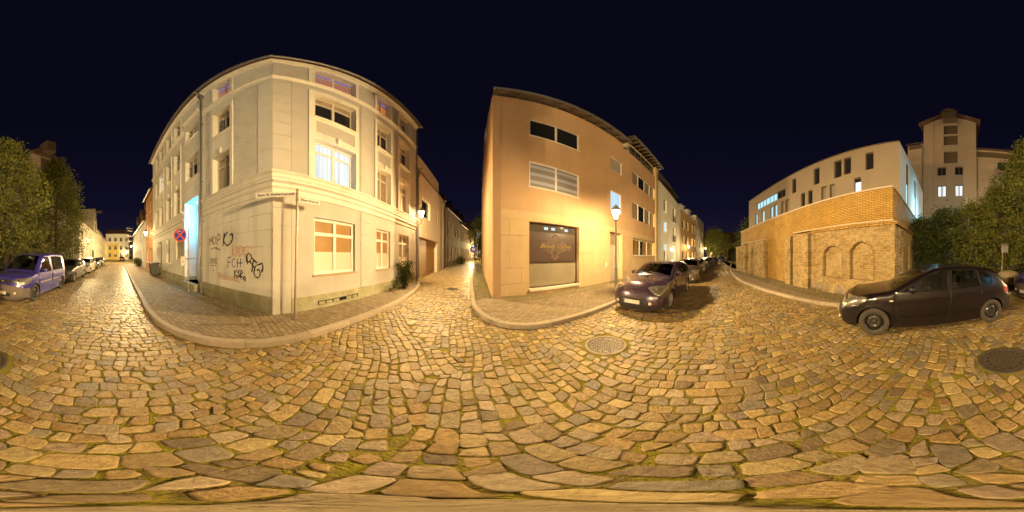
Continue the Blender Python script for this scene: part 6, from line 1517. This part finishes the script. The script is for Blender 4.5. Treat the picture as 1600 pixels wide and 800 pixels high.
b = MB(); b.lathe([(.095,.1),(.095,.2),(.07,.25),(.065,1.05),(.075,1.08),(.075,1.12),(.042,1.16),(.034,3.24),(.042,3.26)], (*lp,0), 14); b.build('post', M_post, LPB, smooth=False)
lantern(LPB, (*lp, 3.73)); light('lamp_bulb', (*lp, 3.68), LE*1.45, r=.10, parent=LPB)
def wall_lamp(fr, s, o, z, label, e, near=True, r=.1):
    p = fr((s, o, z)); R = thing('wall_lamp', label, 'street lamp', fr((s, 0, z)))
    b = MB(fr); b.tube([(s,.0,z-.75),(s,.12,z-.82),(s,o*.6,z-.86),(s,o-.03,z-.72),(s,o,z-.47)], .02, 6); b.tube([(s,.0,z-.35),(s,.02,z-.95)], .035, 6); b.build('bracket', M_post, R)
    lantern(R, p); light('lamp_bulb', (p[0], p[1], p[2]-.09), e, r=r, parent=R); return R
wall_lamp(FR_, 8.05, .60, 4.45, 'lit lantern on a curved bracket at the far end of the cream corner building', LE*1.5)
wall_lamp(FL, -14.6, .62, 4.25, 'lit wall lantern on the orange house beside the cream corner building', LE*.8)
wall_lamp(fW2, 2.0, .6, 4.1, 'bright wall lantern far down the left street on the white dormer house', LE*2.4)
wall_lamp(FO, 2.6, .6, 3.5, 'lit wall lantern on the ochre apartment building', LE*1.2)
wall_lamp(FP, 8.6, .7, 3.9, 'far lit wall lantern at the end of the pale apartment building', LE*1.3)
wall_lamp(Fr(58,22,150), .5, .5, 3.2, 'unseen wall lantern added on the pale garden house to light the street end', LE*.8)  # unseen lamp, added to brighten the dark street end
wall_lamp(F3, 1.5, .6, 4.2, 'far wall lantern lighting the end of the alley', LE*2.2)
wall_lamp(fG, 4.0, .7, 4.6, 'wall lantern added on the gabled house to light the row behind the trees', LE*.8)  # added lamp, there to throw light along the house row
wall_lamp(fE, 10.4, .6, 4.3, 'distant wall lantern added on the right edge of the yellow end house to light it', LE*2.0)  # added lamp, placed to light this house front
p = FW((5.6,.25,2.55)); R = thing('door_lamp', 'small bright lamp beside the entrance of the off white building', 'lamp', FW((5.6,0,2.55)))
b = MB(FW); b.box(5.5,5.7,.0,.12,2.45,2.75); b.build('lamp_glass', M_lamp, R); light('lamp_bulb', p, LE*.3, (1,.82,.5), .06, R)

# ------------------------------------------------------------------ signs and small things
M_pole = mat('galvanised_pole', (.36,.29,.23), .5, (.28,.23,.18), 14, metal=.5)
M_wsign = mat('white_sign', (.70,.64,.55), .5); M_letter = mat('black_lettering', (.02,.02,.02), .6)
sp = (-3.80,.925)
SG = thing('street_sign_post', 'leaning pole with two white street name plates at the corner of the cream building', 'sign', (*sp,.1))
top = (sp[0]+.02, sp[1]+.06, 3.37)
b = MB(); b.tube([(sp[0],sp[1],.08),top], .03, 10); b.lathe([(.036,0),(.036,.03),(0,.05)], top, 10); b.build('pole', M_pole, SG)
# "Beim St.-Katharinenstift" to the left of the pole, "Ellernhorst" to the right
def plate(a, hd, s0, s1, z0, z1, txt, size, w):
    fr = Fr(a[0], a[1], hd); b = MB(fr); b.box(s0, s1, -.012, .012, z0, z1); o = b.build('name_plate', M_wsign, SG, bevel=.003)
    text_mesh(txt, size, 'lettering', M_letter, o, fr, s0+.045, .015, z0+.035, local_w=w, depth=.0012, bold=.0022)
plate((top[0],top[1]), 14, -1.02, -.03, 3.19, 3.325, 'Beim St.-Katharinenstift', .105, .90)
plate((top[0],top[1]), -8, .03, .62, 3.04, 3.175, 'Ellernhorst', .105, .49)
for z in (3.11, 3.25): b = MB(); b.lathe([(.042,-.03),(.042,.03)], (sp[0]+.02,sp[1]+.055,z), 10); b.build('clamp', M_pole, SG)
# no stopping sign
np_ = (-6.42,-2.83)
NS = thing('no_stopping_sign', 'round red and blue no stopping sign on a pole by the blue lit door', 'sign', (*np_,.1))
b = MB(); b.tube([(*np_,.05),(*np_,2.93)], .033, 10); b.lathe([(.036,0),(0,.02)], (*np_,2.93), 10); b.build('pole', M_pole, NS)
hd = math.degrees(atan2(np_[0], np_[1]))+90+18; fr = Fr(np_[0], np_[1], hd)
cz, cs = 2.62, -.36
def disc(fr, s, o, z, r, n=40): return [(s+r*cos(2*pi*k/n), o, z+r*sin(2*pi*k/n)) for k in range(n)]
b = MB(fr); n = 40; b.add(disc(fr,cs,.03,cz,.30)+disc(fr,cs,.05,cz,.30), [tuple(range(n)), tuple(range(n,2*n))]+[(k,(k+1)%n,n+(k+1)%n,n+k) for k in range(n)]); ds = b.build('disc', mat('sign_red', (.62,.10,.03), .45), NS)
for q in range(4):
    b = MB(fr)
    a0, a1 = radians(90*q+8+0), radians(90*q+82)
    pts = [(cs+.245*cos(a0+(a1-a0)*k/14-pi/4), .054, cz+.245*sin(a0+(a1-a0)*k/14-pi/4)) for k in range(15)]
    am = (a0+a1)/2-pi/4; pts.append((cs+.05*cos(am), .054, cz+.05*sin(am))); b.add(pts, [tuple(range(len(pts)))]); b.build('blue_quarter', mat('sign_blue', (.03,.045,.38), .45), ds, recalc=False)
b = MB(fr); b.obox((cs,.058,cz+.17), (.12,.003,.022)); b.add([(cs-.10,.0585,cz+.17),(cs-.05,.0585,cz+.205),(cs-.05,.0585,cz+.135)], [(0,1,2)]); b.build('arrow', M_wsign, ds, recalc=False)
for z in (2.48,2.76): b = MB(fr); b.box(cs, .04, -.012, .028, z-.012, z+.012); b.build('bracket', M_pole, NS)
b = MB(fr); b.box(-.42,.30,-.01,.015,1.585,1.615); b.build('bracket', M_pole, NS)
b = MB(fr); b.box(-.34,-.10,.016,.03,1.28,1.68); nb = b.build('notice_plate', M_wsign, NS, bevel=.003)
b = MB(fr); b.lathe([(.022,0),(.022,.003),(0,.003)], (-.2,.032,1.47), 8, axis='y'); b.lathe([(.022,0),(.022,.003),(0,.003)], (-.24,.032,1.44), 8, axis='y'); b.build('notice_mark', mat('grey_mark', (.25,.25,.25), .6), nb)
# alley sign
al_ = (-3.75,17.3); AS = thing('alley_path_sign', 'round blue path sign on a thin pole in the alley by the orange building', 'sign', (*al_,zg(*al_)))
b = MB(); b.tube([(*al_,.2),(*al_,3.1)], .035, 8); b.build('pole', M_pole, AS)
fr = Fr(*al_, 77); b = MB(fr); b.add(disc(fr,-.42,.04,2.42,.37)+disc(fr,-.42,.06,2.42,.37), [tuple(range(n)), tuple(range(n,2*n))]+[(k,(k+1)%n,n+(k+1)%n,n+k) for k in range(n)]); d = b.build('disc', MATS['sign_blue'], AS)
b = MB(fr)
for s, z in ((-.52,2.44),(-.34,2.44)):
    b.lathe([(.035,0),(0,.001)], (s,.063,z+.11), 8, axis='y'); b.add([(s-.05,.063,z-.12),(s+.05,.063,z-.12),(s+.03,.063,z+.06),(s-.03,.063,z+.06)], [(0,1,2,3)])
b.box(-.436,-.424,.061,.064,2.12,2.72); b.box(-.46,.02,.0,.035,2.40,2.43); b.build('symbol', M_wsign, d)
# parking sign behind the black hatchback, seen from the back
ps = (1.30,-9.25); PS = thing('square_sign_post', 'thin pole with a grey square sign seen from behind, beside the boulders', 'sign', (*ps,.1))
b = MB(); b.tube([(ps[0],ps[1],.05),(ps[0]-.08,ps[1],2.35)], .03, 8); b.build('pole', M_pole, PS)
fr = Fr(ps[0], ps[1], 240); b = MB(fr); b.box(.02,.46,-.05,-.035,1.88,2.42); b.build('sign_plate', mat('sign_back', (.22,.20,.18), .5, metal=.4), PS, bevel=.01)
# road sign at the end of the right street
for k, (x, y, lab, hd) in enumerate(((54,6.2,'red and white road sign at the far end of the right street',170),(44.8,16.2,'grey round road sign beside the last parked cars',160))):
    R = thing('road_sign', lab, 'sign', (x, y, 0)); b = MB(); b.tube([(x,y,0),(x,y,2.6)], .04, 6); b.build('pole', M_pole, R)
    fr = Fr(x, y, hd); b = MB(fr); b.add(disc(fr,0,.06,2.4,.4,20), [tuple(range(20))]); b.build('disc', MATS['sign_red'] if k == 0 else M_pole, R)
    if k == 0: b = MB(fr); b.box(-.25,.25,.061,.07,2.34,2.46); b.build('bar', M_wsign, R)
# boulders
for k, (x, y, r, lab) in enumerate(((.95,-9.15,.62,'big rounded boulder on the verge behind the black hatchback'),(1.65,-9.5,.42,'smaller boulder leaning beside the thin sign pole'))):
    b = MB(); rg = random.Random(70+k); vs = []; n1, n2 = 9, 14
    for i in range(n1+1):
        for j in range(n2):
            t = pi*i/n1; a = 2*pi*j/n2; d = Vector((sin(t)*cos(a), sin(t)*sin(a), cos(t))); w = r*(1+.30*noise.noise(d*1.3+Vector((k*5,2,1)))+.08*noise.noise(d*4))
            vs.append((x+d.x*w*1.1, y+d.y*w*.8, .12+r*.42+d.z*w*.85))
    b.add(vs, [(i*n2+j, i*n2+(j+1) % n2, (i+1)*n2+(j+1) % n2, (i+1)*n2+j) for i in range(n1) for j in range(n2)]); o = b.build('boulder', M_field, None, smooth=True); tag(o, lab, 'boulder', 'boulders on the verge')
# wheelie bins
M_bin = mat('grey_bin_plastic', (.075,.068,.06), .55, spec=.4)
for k, (s, oo, a, lab) in enumerate(((-10.55,.55,.05,'dark grey wheelie bin nearest the corner building passage'),(-11.75,.50,-.12,'second dark wheelie bin, further along the passage wall'))):
    x, y, _ = FL((s, oo, 0)); R = thing('wheelie_bin', lab, 'bin', (x, y, .11), radians(90-41.9)+a, 'wheelie bins by the passage')
    b = LMB(); lo_, hi_ = [(-.22,-.24),(.22,-.24),(.22,.22),(-.22,.22)], [(-.28,-.32),(.28,-.32),(.28,.30),(-.28,.30)]
    b.add([(p[0],p[1],.06) for p in lo_]+[(p[0],p[1],.95) for p in hi_], [(0,3,2,1),(4,5,6,7),(0,1,5,4),(1,2,6,5),(2,3,7,6),(3,0,4,7)]); b.box(-.30,.30,-.34,.32,.92,.96); b.build('body', M_bin, R, bevel=.02)
    b = LMB(); b.add([(-.30,-.36,.965),(.30,-.36,.965),(.30,.34,.985),(-.30,.34,.985),(-.26,-.30,1.03),(.26,-.30,1.03),(.26,.28,1.07),(-.26,.28,1.07)], [(0,3,2,1),(4,5,6,7),(0,1,5,4),(1,2,6,5),(2,3,7,6),(3,0,4,7)]); l = b.build('lid', M_bin, R, bevel=.015)
    b = LMB(); b.tube([(-.24,.40,.96),(.24,.40,.96)], .018, 8); b.build('handle', M_bin, R)
    for sx_ in (-1, 1):
        b = LMB(); b.lathe([(.10,-.03),(.10,.03)], (0,0,0), 16); b.v = [(sx_*.24+v[2], .22+v[0], .10+v[1]) for v in b.v]; b.build('wheel', M_tyre, R)
